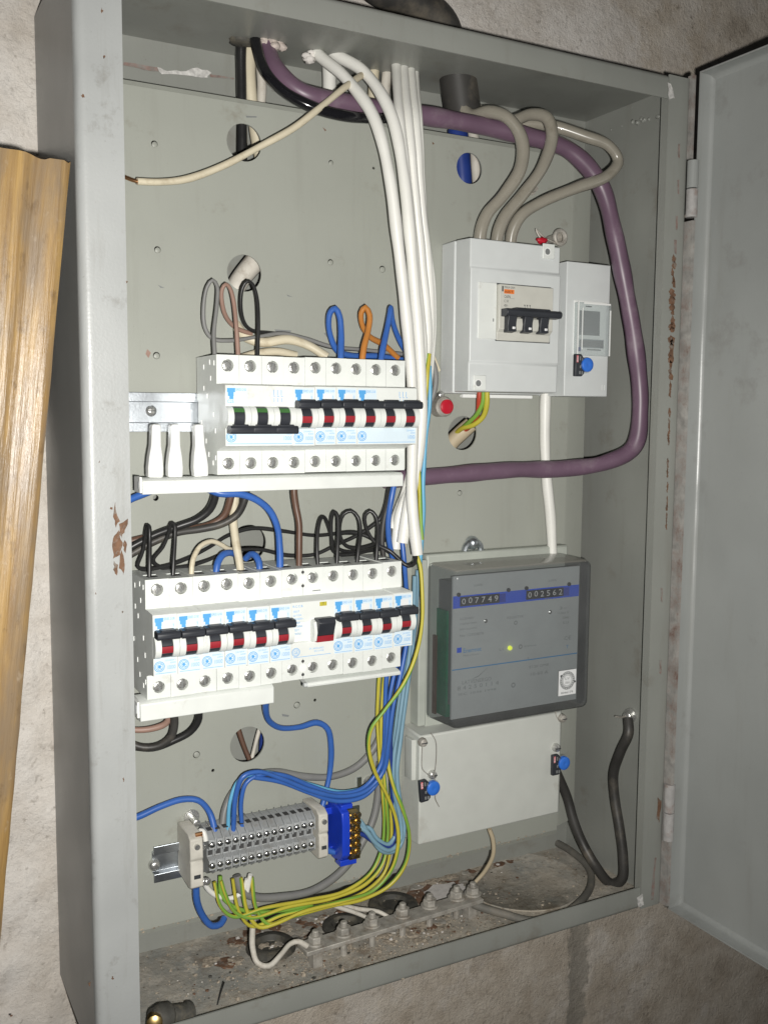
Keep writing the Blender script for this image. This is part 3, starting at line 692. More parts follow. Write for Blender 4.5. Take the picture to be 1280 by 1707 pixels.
def breaker_meshes(n, kind):
    key = (n, kind)
    if key in _cache: return _cache[key]
    W = n*PIT; body = MB()
    prof = [(0, 44), (47, 44), (47, 12), (44, 10), (44, -10), (47, -12), (47, -44.5), (0, -44.5), (0, -27), (-6, -24.5), (-19, -22.6), (-19, -10), (-17, -9.4), (-17, 5.6), (-19, 6.2), (-19, 21.2), (-18.2, 21.8), (0, 22.6)]
    i0, i1 = 7, 17            # front shoulder edges are replaced by pierced faces
    body.prism_x(prof, 0.09, W-0.09, white_pl, True, skip=(7, 17))
    for k in range(n):
        a = k*PIT+0.09 if k == 0 else k*PIT; b = (k+1)*PIT-(0.09 if k == n-1 else 0)
        body.holed(a, b, 22.6, 44, 0, k*PIT+PIT/2, 36.2, 4.6, 4.2, white_pl, white_pl)
        body.holed(a, b, -44.5, -27, 0, k*PIT+PIT/2, -36.2, 4.5, 4.2, white_pl, white_pl)
        for zz in (44,):      # wire entry slots on the top
            body.box(k*PIT+5.2, k*PIT+12.5, 10, 17, zz-0.01, zz+0.12, hole_dark); body.box(k*PIT+4.0, k*PIT+13.5, 20, 24, zz, zz+0.5, white_pl)
        if k: body.box(k*PIT-0.12, k*PIT+0.12, -0.03, 0.4, 22.8, 43.9, ink_grey); body.box(k*PIT-0.12, k*PIT+0.12, -0.03, 0.4, -44.4, -27.2, ink_grey)
    rv = MB()
    for (yy, zz) in ((6, 38), (16, 39), (30, 20), (14, 27), (22, 14), (36, -6), (8, 0), (4, -12), (26, -20), (4, -32), (10, -36), (30, 36), (20, -30)):
        rv.box(-0.35, 0.15, yy-1.3, yy+1.3, zz-1.8, zz+1.8, cap_pl)
    screw = MB()
    screw.lathe((0, 3.9, 0), (0, -1, 0), [(0, 4.1), (2.6, 4.1), (3.1, 3.6), (3.3, 2.0)], steel, 16); screw.box(-0.38, 0.38, 0.5, 1.0, -3.3, 3.3, ink_grey)
    bar = MB(); tog = MB(); red = MB()
    if kind != 'rcd':
        for k in range(n):
            xc = k*PIT
            a0 = [(-17+0-8.6*math.cos(t), -1.8+8.9*math.sin(t)) for t in [math.radians(v) for v in range(-62, 63, 12)]]
            bar.prism_x([(-16.8, -10.2)]+a0+[(-16.8, 6.4)], xc+0.15, xc+4.6, white_pl); bar.prism_x([(-16.8, -10.2)]+a0+[(-16.8, 6.4)], xc+13.1, xc+17.55, white_pl)
            def arc(r, lo, hi, nn=6): return [(-17-r*math.cos(math.radians(lo+(hi-lo)*i/nn)), -1.8+r*1.03*math.sin(math.radians(lo+(hi-lo)*i/nn))) for i in range(nn+1)]
            seg = lambda lo, hi, m_: tog.prism_x(arc(8.0, lo, hi)+arc(6.0, hi, lo), xc+4.75, xc+12.95, m_)
            if kind == 'on':
                seg(-66, -26, black_pl); seg(8, 62, black_pl)
                red.prism_x(arc(8.15, -26, 8)+arc(6.0, 8, -26), xc+4.75, xc+12.95, red_pl)
            else:
                seg(-62, 26, black_pl); red.prism_x(arc(8.15, 26, 52)+arc(6.0, 52, 26), xc+4.75, xc+12.95, green_pl); seg(52, 66, black_pl)
        zc = 7.6 if kind == 'on' else -11.2
        for k in range(n):
            s0 = 0.1; x = k*PIT
            prof2 = [(-29, zc-2.6), (-30.3, zc-1.2), (-30.3, zc+1.6), (-29, zc+3.2), (-22, zc+3.6), (-20.5, zc+2), (-20.5, zc-2.4)]
            tog.prism_x(prof2, x+(0.4 if k == 0 else -0.01), x+PIT-(0.4 if k == n-1 else -0.01), black_pl)
            tog.prism_x([(-29.2, zc+2.9), (-29.0, zc+4.2), (-23, zc+4.4), (-22, zc+3.4)], x+3.6, x+PIT-3.6, black_pl)
    else:
        bar.prism_x([(-16.8, -11), (-24, -9), (-26, -2), (-24, 6), (-16.8, 8)], 16.2, 18.6, white_pl); bar.prism_x([(-16.8, -11), (-24, -9), (-26, -2), (-24, 6), (-16.8, 8)], 33.0, 35.3, white_pl)
        tog.prism_x([(-17, 8.2), (-27.5, 9.2), (-29.5, 5.5), (-25.4, -5), (-17, -6)], 18.8, 32.8, black_pl)
        red.prism_x([(-17, -6), (-25.4, -5.0), (-24.4, -10), (-17, -10.4)], 18.8, 32.8, red_pl)
    r = dict(body=body.mesh('body'), rivets=rv.mesh('moulded_studs'), screw=screw.mesh('screw'), bar=bar.mesh('toggle_housing'), tog=tog.mesh('toggle'), red=red.mesh('position_mark'), pr=breaker_print(n, kind == 'rcd').mesh('label_print', smooth=0))
    _cache[key] = r; return r
def breaker(name, label, x, zc, n, kind, group=None, cat='breaker'):
    M_ = breaker_meshes(n, kind); t = thing(name, label, cat, (x, YF+random.uniform(-0.3, 0.3), zc+random.uniform(-0.35, 0.35)), group); t.rotation_euler = (random.uniform(-0.006, 0.006), random.uniform(-0.003, 0.003), 0)
    b = obj('body', M_['body'], t)
    bv = b.modifiers.new('bevel', 'BEVEL'); bv.width = 0.35*S; bv.segments = 2; bv.limit_method = 'ANGLE'; bv.angle_limit = math.radians(50)
    obj('moulded_studs', M_['rivets'], b); obj('label_print', M_['pr'], b)
    obj('toggle_housing', M_['bar'], b)
    tg = obj('toggle', M_['tog'], t); bv = tg.modifiers.new('bevel', 'BEVEL'); bv.width = 0.7*S; bv.segments = 2; bv.limit_method = 'ANGLE'; bv.angle_limit = math.radians(35)
    obj('position_mark', M_['red'], tg)
    for k in range(n):
        for zz in (36.2, -36.2):
            s = obj('screw', M_['screw'], t); s.location = Vector((k*PIT+PIT/2, 0, zz))*S
            s.rotation_euler = (0, random.uniform(-0.5, 0.5), 0)
            if kind == 'rcd': s.location.z -= math.copysign(0.6, zz)*S
    if kind == 'rcd':
        for zz in (35.6, -35.6):
            m2 = MB(); m2.disc(PIT, zz, -0.1, 3.3, cap_pl, 14); m2.disc(PIT, zz+5.4, -0.1, 1.3, hole_dark, 10); m2.disc(PIT, zz-5.4, -0.1, 1.3, hole_dark, 10); m2.rect(26, 33, zz-10.4, zz-9.6, -0.1, ink_grey) if zz > 0 else None
            m2.build('sealing_plug', t, smooth=0)
    return t
X1 = 79.59-PIT/2; Z1 = 445.1
breaker('isolating_switch', 'three-pole switch with green marks, its black handle down, at the upper row left end', X1, Z1, 3, 'off', cat='switch')
for k, s in enumerate(('directly right of the green-marked switch', 'in the middle of the three single-pole ones', 'just left of the three-pole breaker')):
    breaker('circuit_breaker', 'white single-pole breaker in the upper row, '+s, X1+(3+k)*PIT, Z1, 1, 'on', 'breakers of the upper row')
breaker('circuit_breaker', 'white three-pole breaker with red marks at the upper row right end', X1+6*PIT, Z1, 3, 'on', 'breakers of the upper row')
X2 = 24.47-PIT/2; Z2 = 281.4
ords = ('leftmost, against the cabinet flange', 'second from the left end', 'third from the left end', 'fourth from the left end', 'fifth from the left end', 'sixth from the left, touching the residual current switch')
for k in range(6):
    breaker('circuit_breaker', 'white single-pole breaker in the lower row, '+ords[k], X2+k*PIT, Z2, 1, 'on', 'breakers of the lower row')
breaker('residual_current_switch', 'two-module residual current switch with yellow test button in the lower row', X2+6*PIT, Z2, 2, 'rcd', cat='switch')
ords = ('directly right of the residual current switch', 'third from the right end', 'second from the right end', 'rightmost, beside the wire bundle')
for k in range(4):
    breaker('circuit_breaker', 'white single-pole breaker in the lower row, '+ords[k], X2+(8+k)*PIT, Z2, 1, 'on', 'breakers of the lower row')

# comb busbars under the rows
t = thing('comb_busbar', 'long white comb busbar under the upper breaker row', 'busbar', (14, 26, 388))
mb = MB(); mb.prism_x([(0, 0), (0, 9.4), (3, 11.2), (22, 11.2), (22, 3), (6, 0)], 0, 213, white_pl); mb.build('cover_strip', t, bevel=0.5)
mb = MB(); mb.box(-1.4, 0.2, 2, 18, 1, 12.5, cap_pl); mb.box(-1.6, -0.2, 4, 8, 4, 9, grey_pl); mb.build('end_cap', t, bevel=0.3)
for px, s in ((258, 'nearest the cabinet flange'), (291, 'in the middle of the three'), (334, 'touching the green-marked switch')):
    x = P(px, 750, 36).x; o = MB()
    prof = [(-5.3, 0), (5.3, 0), (5.6, 7), (4.9, 15), (3.6, 23), (3.3, 37), (2.8, 38.5), (-2.8, 38.5), (-3.3, 37), (-3.6, 23), (-4.9, 15), (-5.6, 7)]
    o.prism_y(prof, -3, 6, cap_pl); o = o.build('insulating_cap', origin=(0, 0, 0), bevel=1.1, smooth=50); o.location = Vector((x, 36, 399.4))*S; o.rotation_euler = (0, random.uniform(-0.04, 0.04), 0)
    tag(o, 'white insulating cap standing on the upper busbar, '+s, 'cap', 'insulating caps on busbar teeth')
t = thing('comb_busbar', 'deep white comb busbar under the left half of the lower row', 'busbar', (10, 27, 222))
mb = MB(); mb.prism_x([(0, 0), (0, 12.5), (3, 14.6), (22, 14.6), (22, 3), (5, -1)], 0, 104, white_pl); mb.build('cover_strip', t, bevel=0.6)
mb = MB(); mb.box(-1.6, 0.3, 3, 18, 2, 14, cap_pl); mb.box(-2.0, -0.2, 5, 9, 5, 11, grey_pl); mb.build('end_cap', t, bevel=0.3)
t = thing('comb_busbar', 'thin white comb busbar under the right half of the lower row', 'busbar', (143, 28, 230))
mb = MB(); mb.prism_x([(0, 0.5), (-0.4, 2.2), (0.5, 3.6), (3, 4.4), (20, 6.6), (20, 3.4), (3, 0)], 0, 84, white_pl); mb.build('cover_strip', t, bevel=0.3)
mb = MB(); mb.cyl((-3, 1.6, 2.2), (0, 1.6, 2.2), 1.8, grey_pl, 10); mb.build('end_cap', t)

# ------------------------------------------------------------------ main isolator box
ib = thing('isolator_box', 'light grey plastic box with black three-pole main switch behind a cut-out', 'enclosure', (298, PL, 465))
D = PL-42          # 45 deep
mb = MB(); mb.box(0, 97, -22, -0.3, 0, 131, grey_pl); mb.build('base', ib, bevel=1.2)
mb = MB(); mb.prism_x([(-22.4, 1.0), (-D, 1.5), (-D, 25.6), (-D-1.3, 27), (-D-1.3, 105), (-D, 106.5), (-D, 130), (-22.4, 131.5)], 1.0, 96, grey_pl); cv = mb.build('cover', ib, bevel=1.6)
def loc(px, py, y, o): q = P(px, py, y); return (q.x-o[0], q.z-o[2])
O = (298, PL, 465); yb = 40.5
wx0, wz1 = loc(828, 474, yb, O); wx1, _ = loc(917, 485, yb, O); _, wz0 = loc(826, 562, yb, O)
bx0, _ = loc(797, 475, yb, O)
mb = MB(); mb.box(bx0, wx0-0.3, -D-2.3, -D-0.5, wz0-2, wz1+1, white_pl); mb.build('blanking_plate', cv, bevel=0.5)
mb = MB(); mb.box(wx0-0.6, wx1+0.6, -D-1.55, -D-0.9, wz0-3.2, wz1+1.2, ink_dark); mb.build('cut_out', cv)
sw = MB(); sw.prism_x([(-D, wz0-2.6), (-D-2.2, wz0-2.6), (-D-2.8, wz0+4), (-D-6, wz0+7), (-D-6, wz1), (-D, wz1)], wx0, wx1, cream_pl); sw = sw.build('main_switch', ib, bevel=0.6)
H = wz1-wz0; yk = -D-6.1
mb = MB()
mb.rect(wx0+2.2, wx0+3.6, wz1-6.2, wz1-1.6, yk, ink_dark)
mb.text('MERLIN GERIN', wx0+4.6, wz1-3.3, 11, 1.7, yk, ink_dark)
mb.rect(wx0+4.4, wx0+15, wz1-7.8, wz1-4.2, yk, ink_orange); mb.text('multi 9', wx0+5, wz1-7.2, 8.2, 2.4, yk-0.06, ink_dark)
mb.text('C60N', wx0+4.6, wz1-11.6, 6.4, 2.5, yk, ink_dark); mb.text('C 50', wx0+4.6, wz1-15.2, 4.4, 2.2, yk, ink_dark); mb.text('400V~', wx0+4.6, wz1-19, 4.2, 2.2, yk, ink_dark)
mb.rect(wx0+11, wx0+15.5, wz1-11.8, wz1-11.6, yk, ink_grey)
xm = (wx0+wx1)/2
for k in range(3):
    x = xm-3+k*2.8; mb.rect(x, x+1.4, wz1-17.2, wz1-16.2, yk, ink_grey); mb.add([(x+0.2, yk, wz1-16), (x+0.7, yk, wz1-16), (x+1.9, yk, wz1-21), (x+1.4, yk, wz1-21)], [(0, 1, 2, 3)], ink_grey)
mb.rect(wx0-4, wx0-3.2, wz0+13, wz0+15.6, -D-2.4, ink_dark)
mb.build('label_print', sw, smooth=0)
hb = wz1-24.5
mb = MB(); mb.prism_x([(-D-6, hb-3), (-D-14.5, hb-2.6), (-D-16, hb-0.5), (-D-16, hb+1.8), (-D-14.5, hb+3.4), (-D-6, hb+3.6)], wx0+1.5, wx1+2.8, black_pl)
mb.prism_x([(-D-14.6, hb+3), (-D-14.2, hb+4.6), (-D-7, hb+4.8), (-D-7, hb+3)], wx0+12, wx1-9, black_pl)
for k in range(3):
    xa = wx0+5.2+k*17.2
    mb.prism_x([(-D-5, hb-2), (-D-13, hb-2.4), (-D-11.6, hb-8), (-D-11.4, hb-12), (-D-12, hb-15.5), (-D-5, hb-16.5)], xa, xa+9, black_pl)
    mb.prism_x([(-D-12.2, hb-11.4), (-D-12.3, hb-13.6), (-D-11.2, hb-13.6), (-D-11.2, hb-11.4)], xa+4.6, xa+7.6, ink_white)
mb.build('handle', sw, bevel=0.8)
mb = MB()
for k in range(2):
    xa = wx0+14.4+k*17.2; mb.prism_x([(-D-5, hb-3), (-D-9, hb-4), (-D-10, hb-9), (-D-9, hb-14), (-D-5, hb-15.5)], xa, xa+7.8, cream_pl)
mb.build('toggle_housing', sw, bevel=0.4)
for (px, py) in ((799, 638), (914, 419)):
    x, z = loc(px, py, 41, O); mb = MB(); mb.box(x-6.5, x+6.5, -D-1.6, -D-0.1, z-6.5, z+6.5, white_pl); mb.build('screw_lug', cv, bevel=0.6)
    mb = MB(); mb.disc(x-1.6, z-0.5, -D-1.7, 2.9, ink_grey, 16); mb.ring(x-1.6, z-0.5, -D-1.75, 2.7, 3.6, cap_pl); mb.build('screw_hole', cv, smooth=0)
mb = MB(); mb.box(20, 97, -8, -2, -3.4, -0.2, cap_pl); mb.build('lower_flange', ib, bevel=0.6)

# ------------------------------------------------------------------ load control relay to the right of it
cr = thing('control_relay', 'narrow light grey relay with clear window to the right of the main switch box', 'relay', (407, PL, 464))
mb = MB(); mb.box(0, 51, -39, -0.3, 0, 121, grey_pl); mb.build('body', cr, bevel=0.9)
O2 = (407, PL, 464); yf = 46.5
ax0, az1 = loc(958, 500, yf, O2); ax1, _ = loc(1012, 505, yf, O2); _, az0 = loc(955, 592, yf, O2)
cx0, cz1 = loc(966, 517, yf, O2); cx1, cz0 = loc(999, 560, yf, O2)
mb = MB(); mb.box(ax0, ax1, -40.0, -38.8, az0, az1, cap_pl); fr = mb.build('window_bezel', cr, bevel=0.5)
mb = MB(); mb.rect(cx0, cx1, cz0, cz1, -40.2, ink_grey); mb.rect(cx0+1, ax1-3.2, cz0-10.6, cz0-4.4, -40.2, ink_grey); mb.rect(cx0+10, ax1-6, cz0-13.6, cz0-12.4, -40.2, ink_grey); mb.rect(cx0-2, cx0+2.6, cz0-15, cz0-11, -40.25, w_navy)
mb.rect(cx0+0.5, ax1-2.8, cz0-11.4, cz0-3.6, -40.1, zinc); mb.rect(cx0+7, cx0+14, az1-5.4, az1-4.4, -40.2, ink_dark); mb.build('display', fr, smooth=0)
mb = MB(); mb.box(ax0-0.5, ax1+0.3, -46, -40.4, az0, az1-2, glass); mb.build('clear_window', cr, bevel=0.6)
for bx in ((ax0-0.6, ax0+0.4, az0, az1-2), (ax1-1.4, ax1-0.2, az0, az1-8), (ax0+4.4, ax0+5.2, az0+5, az1-7), (ax0+6, ax1-1, az1-3.6, az1-2.0)):
    mb = MB(); mb.box(bx[0], bx[1], -46.3, -45.6, bx[2], bx[3], cap_pl); mb.build('window_edge', cr)
mb = MB(); mb.rect(44, 44.6, 6, 11, -39.1, cap_pl); mb.rect(47, 47.6, 6, 11, -39.1, cap_pl); mb.build('moulded_mark', cr, smooth=0)

# ------------------------------------------------------------------ electricity meter
mt = thing('electricity_meter', 'electricity meter with smoked clear cover and two drum counters', 'meter', (280, PL, 60))
Z0 = 60.0
mb = MB(); mb.box(-1, 158, -13, -0.3, 100, 262, meter_base); mb.build('base_plate', mt, bevel=2.0)
# smoked cover: an open box of thin plastic
cvr = MB(); x0, x1, z0, z1, ya, yb2 = 0.0, 152.5, 112.5, 255.0, -13.2, -57.0; th = 1.6
def shell_ring(x0, x1, z0, z1, y): return [(x0, y, z0), (x1, y, z0), (x1, y, z1), (x0, y, z1)]
def rounded(x0, x1, z0, z1, r, n=4):
    o = []
    for cx, cz, a in ((x1-r, z1-r, 0), (x0+r, z1-r, 90), (x0+r, z0+r, 180), (x1-r, z0+r, 270)):
        for i in range(n+1):
            t = math.radians(a+90*i/n); o.append((cx+r*math.cos(t), cz+r*math.sin(t)))
    return o
lay = []
for (y, ins, r) in ((ya, 0, 6), (yb2+5, 1.2, 6), (yb2+1.6, 2.2, 6), (yb2, 5.0, 6)): lay.append([(a, y, b) for a, b in rounded(x0+ins, x1-ins, z0+ins, z1-ins, r)])
n = len(lay[0]); vs_ = [p for l in lay for p in l]; fs = []
for k in range(len(lay)-1):
    for i in range(n): fs.append((k*n+i, k*n+(i+1) % n, (k+1)*n+(i+1) % n, (k+1)*n+i))
fs.append(tuple((len(lay)-1)*n+i for i in range(n)))
cvr.add(vs_, fs, smoke); cvr.build('smoked_cover', mt, smooth=50)
mb = MB(); mb.box(1, 151.5, -16, -13.2, 114, 254, meter_base); mb.build('inner_tray', mt)
mb = MB(); mb.box(8, 20, -33, -16.2, 118, 214, pcb); mb.box(20, 146, -30, -16.2, 115, 128, pcb); mb.box(4, 6, -21, -16.2, 118, 190, w_brown); mb.build('circuit_board', mt)
fp = MB(); FY = -44.0; fp.box(7, 146.5, FY, FY+2, 119, 246.5, meter_face); fp.box(10, 143, FY+2, -16, 130, 240, ink_grey); fp = fp.build('face_plate', mt)
pr = MB(); y = FY-0.12
O3 = (280, PL, 60); YY = PL+FY
def mp(px, py): return loc(px, py, YY, O3)
def zat(px, py): return mp(px, py)[1]
bz1 = zat(757, 990); bz0 = zat(757, 1007)
bz1 = 229.0; bz0 = 218.0
pr.rect(7.2, 146.3, bz0, bz1, y, meter_blue)
sz = zat(850, 1104); pr.rect(7.2, 146.3, sz-0.5, sz+0.5, y, ink_blue)
for (px, py, s, w, h, m) in [(790, 976, 'kWh', 9, 2.4, ink_faint), (914, 968, 'kWh', 9, 2.4, ink_faint), (800, 1010, 'T1', 5, 2.2, ink_faint), (908, 998, 'MAX T2', 13, 2.2, ink_faint), (766, 1032, '3x230/400V', 15, 2.2, ink_faint), (766, 1041, '10(60)A 50Hz', 18, 2.2, ink_faint), (766, 1050, '500 imp/kWh', 18, 2.2, ink_faint), (766, 1060, 'No 12350878', 25, 2.4, ink_faint),
                             (845, 1030, 'REGISTER', 18, 2.2, ink_faint), (772, 1085, 'Enermet', 19, 4.0, ink_blue), (772, 1093, 'Made in Finland', 16, 1.8, ink_faint), (832, 1083, 'L1', 4, 2.2, ink_faint), (873, 1078, '10 Wh/imp', 14, 2.2, ink_faint), (770, 1138, 'LATVENERGO', 31, 3.4, ink_faint), (762, 1148, '8 4 2 5 0 1 1 4', 44, 3.6, ink_faint), (764, 1158, 'IEC 1036 1998', 40, 2.0, ink_faint),
                             (932, 1014, '3~', 9, 3.0, ink_faint), (930, 1022, 'Class 2', 12, 2.2, ink_faint), (937, 1030, '50Hz', 8, 2.2, ink_faint), (938, 1038, 'E22', 7, 2.2, ink_faint), (940, 1064, 'C\u20ac', 8, 4, ink_faint), (943, 1078, 'T', 3, 3, ink_blue), (882, 1112, 'E120 GMB', 22, 2.4, ink_faint), (884, 1124, '10-60 A', 20, 3, ink_faint)]:
    a, b = mp(px, py); pr.text(s, a, b-h/2, w, h, y-0.02, m)
a, b = mp(765, 1084); pr.rect(a-2.4, a+2.4, b-2.2, b+2.4, y-0.02, meter_blue)
a, b = mp(800, 1124); pr.add([(a-12, y-0.02, b-4), (a-2, y-0.02, b-2), (a+10, y-0.02, b+6.5), (a-2, y-0.02, b-1.1)], [(0, 1, 2, 3)], ink_faint)
for (px, py, r) in ((859, 1038, 2.0), (867, 1078, 2.2), (855, 1142, 2.4), (880, 1097, 0.8)):
    a, b = mp(px, py); pr.ring(a, b, y-0.02, r*0.55, r, ink_faint, 14)
pr.build('face_print', fp, smooth=0)
for (pa, pb, s) in (((770, 993), (828, 986), '007749'), ((880, 981), (935, 973), '002562')):
    xa = mp(*pa)[0]-2.2; xb = mp(*pb)[0]+2.2; ct = MB(); ct.box(xa, xb, FY-0.9, FY-0.1, 219.6, 227.8, black_pl); ct.box(xb+0.4, xb+7, FY-0.5, FY-0.1, 219.6, 227.4, blue_pl); ct = ct.build('counter', fp)
    dg = MB(); st = (xb-xa)/6
    for i, chx in enumerate(s): dg.text(chx, xa+st*i+st*0.22, 221.3+(0.5 if i == 1 else 0), st*0.56, 5.2, FY-1.0, ink_white)
    dg.build('digits', ct, smooth=0)
for px, py in ((764, 976), (847, 969), (877, 966), (948, 959)):
    a, b = mp(px, py); mb = MB(); mb.lathe((a, FY+0.5, 230.2), (0, -1, 0), [(0, 1.9), (1.6, 1.9), (1.9, 1.2)], black_pl, 12); mb.build('clip_pin', fp)
a, b = mp(849, 1080); mb = MB(); mb.lathe((a, FY, b), (0, -1, 0), [(0, 2.1), (1.5, 2.0), (2.6, 1.2)], led_m, 12); mb.build('indicator_light', fp)
for px, py in ((809, 1035), (916, 1020)):
    a, b = mp(px, py); mb = MB(); mb.lathe((a, FY, b), (0, -1, 0), [(0, 2.0), (0.9, 1.9), (1.7, 1.0)], steel, 12); mb.build('screw', fp)
a0_, b1_ = mp(931, 1121); a1_, _ = mp(960, 1115); _, b0_ = mp(930, 1161)
stk = MB(); sy_ = yb2-0.15; a0_, b1_ = loc(931, 1119, PL+sy_, O3); a1_, b0_ = loc(959, 1156, PL+sy_, O3)
stk.rect(a0_, a1_, b0_, b1_, sy_, paper); cx_ = (a0_+a1_)/2; cz_ = b0_+(b1_-b0_)*0.58; rr = (a1_-a0_)*0.42
stk.ring(cx_, cz_, sy_-0.05, rr*0.72, rr, ink_grey, 28)
for k in range(22):
    t_ = 2*math.pi*k/22; stk.disc(cx_+rr*0.86*math.cos(t_), cz_+rr*0.86*math.sin(t_), sy_-0.08, rr*0.07, paper, 6)
stk.ring(cx_, cz_, sy_-0.05, rr*0.58, rr*0.64, ink_grey, 24); stk.text('LV', cx_-rr*0.3, cz_+rr*0.1, rr*0.6, rr*0.26, sy_-0.05, ink_grey); stk.text('066', cx_-rr*0.3, cz_-rr*0.35, rr*0.6, rr*0.26, sy_-0.05, ink_grey)
stk.text('0046179', a0_+3, b0_+1.4, (a1_-a0_)-6.4, 2.0, sy_-0.05, ink_dark)
stk.disc(a0_+3, b1_-5, sy_-0.06, 1.2, ink_dark, 7); stk.disc(a1_-1.4, cz_-2, sy_-0.06, 1.1, ink_dark, 7)
stk.build('verification_sticker', mt, smooth=0, label='white verification sticker with round stamp')
# terminal cover
tc = MB(); fy = -32.0
f0 = [(-17.5, fy, 4.2), (139, fy, 4.2), (139, fy, 104), (-17.5, fy, 104)]; b0 = [(-17.5, -0.4, 0), (165, -0.4, 0), (165, -0.4, 106), (-17.5, -0.4, 106)]
tc.add(f0+b0, [(0, 1, 2, 3), (4, 7, 6, 5), (0, 4, 5, 1), (1, 5, 6, 2), (2, 6, 7, 3), (3, 7, 4, 0)], cover_pl); tco = tc.build('terminal_cover', mt, bevel=1.6)
mb = MB(); mb.prism_z([(-17.4, -26), (-21.5, -25), (-21.5, -13), (-17.4, -8)], 62, 99, cover_pl); mb.build('side_lug', tco, bevel=0.6)
mb = MB(); mb.box(-9.5, -1.2, -15, -0.4, 106.4, 258, meter_base); mb.build('side_wall', mt, bevel=1.2)
for px, py in ((704, 1237), (720, 1291), (936, 1197), (926, 1246)):
    q = P(px, py, PL+fy-1); mb = MB()
    mb.lathe((q.x-280, fy+0.3, q.z-60), (0, -1, 0), [(0, 4.2), (1.6, 4.2), (4.4, 3.4), (5.4, 1.8)], dullsteel if py in (1237, 1197) else steel, 14)
    mb.box(q.x-283, q.x-277, fy-5.3, fy-4.8, q.z-60.5, q.z-59.6, ink_dark); mb.build('sealing_screw', tco, label=None)
mb = MB(); mb.lathe((25, -3, 0), (0, 0, 1), [(0, 0.1), (0.1, 0.1)], zinc, 6)
clip = MB(); q = P(787, 912, PL-4)
tube_into(clip, [q+Vector((-9, 0, -8)), q+Vector((-8, -1, 1)), q+Vector((0, -2, 6)), q+Vector((8, -1, 1)), q+Vector((9, 0, -8))], 3.0, zinc, 8)
clip.lathe(q+Vector((0, 2, 4)), (0, -1, 0), [(0, 6.5), (4, 6.2), (7.5, 4), (8.5, 1.5)], zinc, 14)
clip = clip.build('hanging_clip', origin=tuple(q)); tag(clip, 'shiny zinc hanging clip just above the meter', 'clip')

# ------------------------------------------------------------------ seals
def seal(label, px, py, y, rot=0):
    q = P(px, py, y); t = thing('tamper_seal', label, 'seal', tuple(q), 'black and blue tamper seals'); t.rotation_euler = (0, rot, 0)
    mb = MB(); mb.prism_y([(-5.2, -10), (2.2, -10), (5, -7.5), (5.4, 5), (1.6, 10), (-5.2, 10)], -2.2, 1.4, black_pl); tg = mb.build('tag', t, bevel=0.6)
    mb = MB(); mb.rect(-4.3, -2.2, 2.5, 8.8, -2.3, ink_red)
    for (a, b, w, h) in [(-0.8, 4.4, 1.4, 3.6), (-0.6, -2.6, 1.6, 2.4), (1.0, -1.0, 1.2, 2.2), (-1.2, -8, 1.8, 2.8), (1.5, -8.2, 1.8, 2.8), (2, 4, 0.9, 2.6)]: mb.rect(a, a+w, b, b+h, -2.3, ink_grey)
    mb.text('LE', -4.2, 3.4, 1.9, 4.2, -2.36, ink_white); mb.build('tag_print', tg, smooth=0)
    mb = MB(); mb.lathe((8.2, 1.0, 0.2), (0, -1, 0), [(0, 7.4), (1.6, 7.4), (1.8, 6.6)], glass, 20); mb.build('clear_rim', t)
    mb = MB(); mb.lathe((7.8, -0.6, 0.6), (0, -1, 0), [(0, 6.6), (3.0, 6.4), (3.8, 5.2), (3.9, 1.6), (3.5, 0.6)], seal_blue, 20); mb.build('blue_button', t, smooth=50)
    return t
seal('black and blue tamper seal under the window of the grey relay', 964, 609, 40)
seal('black and blue tamper seal at the left of the meter terminal cover', 707, 1317, 49, -0.08)
seal('black and blue tamper seal at the right edge of the meter terminal cover', 926, 1274, 50)
def thin(name, label, m, r, pts): 
    mb = MB(); w = pp(pts); tube_into(mb, w, r, m, n=6); o = mb.build(name, origin=tuple(w[0]), smooth=60); return tag(o, label, 'wire')
thin('sealing_wire', 'thin sealing wire looped between two screws left on the terminal cover', dullsteel, 0.35, [(704, 1242, 48), (703, 1265), (704, 1282), (712, 1290), (720, 1296), (724, 1288), (727, 1265), (726, 1235), (718, 1222)])
thin('sealing_wire', 'frayed wire tail hanging below the left tamper seal', dullsteel, 0.4, [(722, 1290, 49), (727, 1310), (725, 1330), (732, 1345)])
thin('sealing_wire', 'short sealing wire at the upper right of the terminal cover', dullsteel, 0.4, [(925, 1183, 50), (928, 1196, 47), (938, 1203, 48), (934, 1190, 50)])
# red wax seal
q = P(738, 678, 78); t = thing('wax_seal', 'round red wax seal in a steel cup beside the white cables', 'seal', tuple(q))
mb = MB(); mb.lathe((0, 9, 0), (0, -1, 0), [(0, 9), (12, 9), (13.5, 7.5)], dullsteel, 20); mb.lathe((-1, 8, 9), (0, -1, 0.3), [(0, 3), (8, 3), (9, 1.5)], steel, 10); mb.build('steel_cup', t)
mb = MB(); mb.lathe((1, -3.5, 0), (0, -1, 0), [(0, 6.6), (2.5, 6.4), (3.4, 4.6)], red_glow, 20); mb.build('red_wax', t)
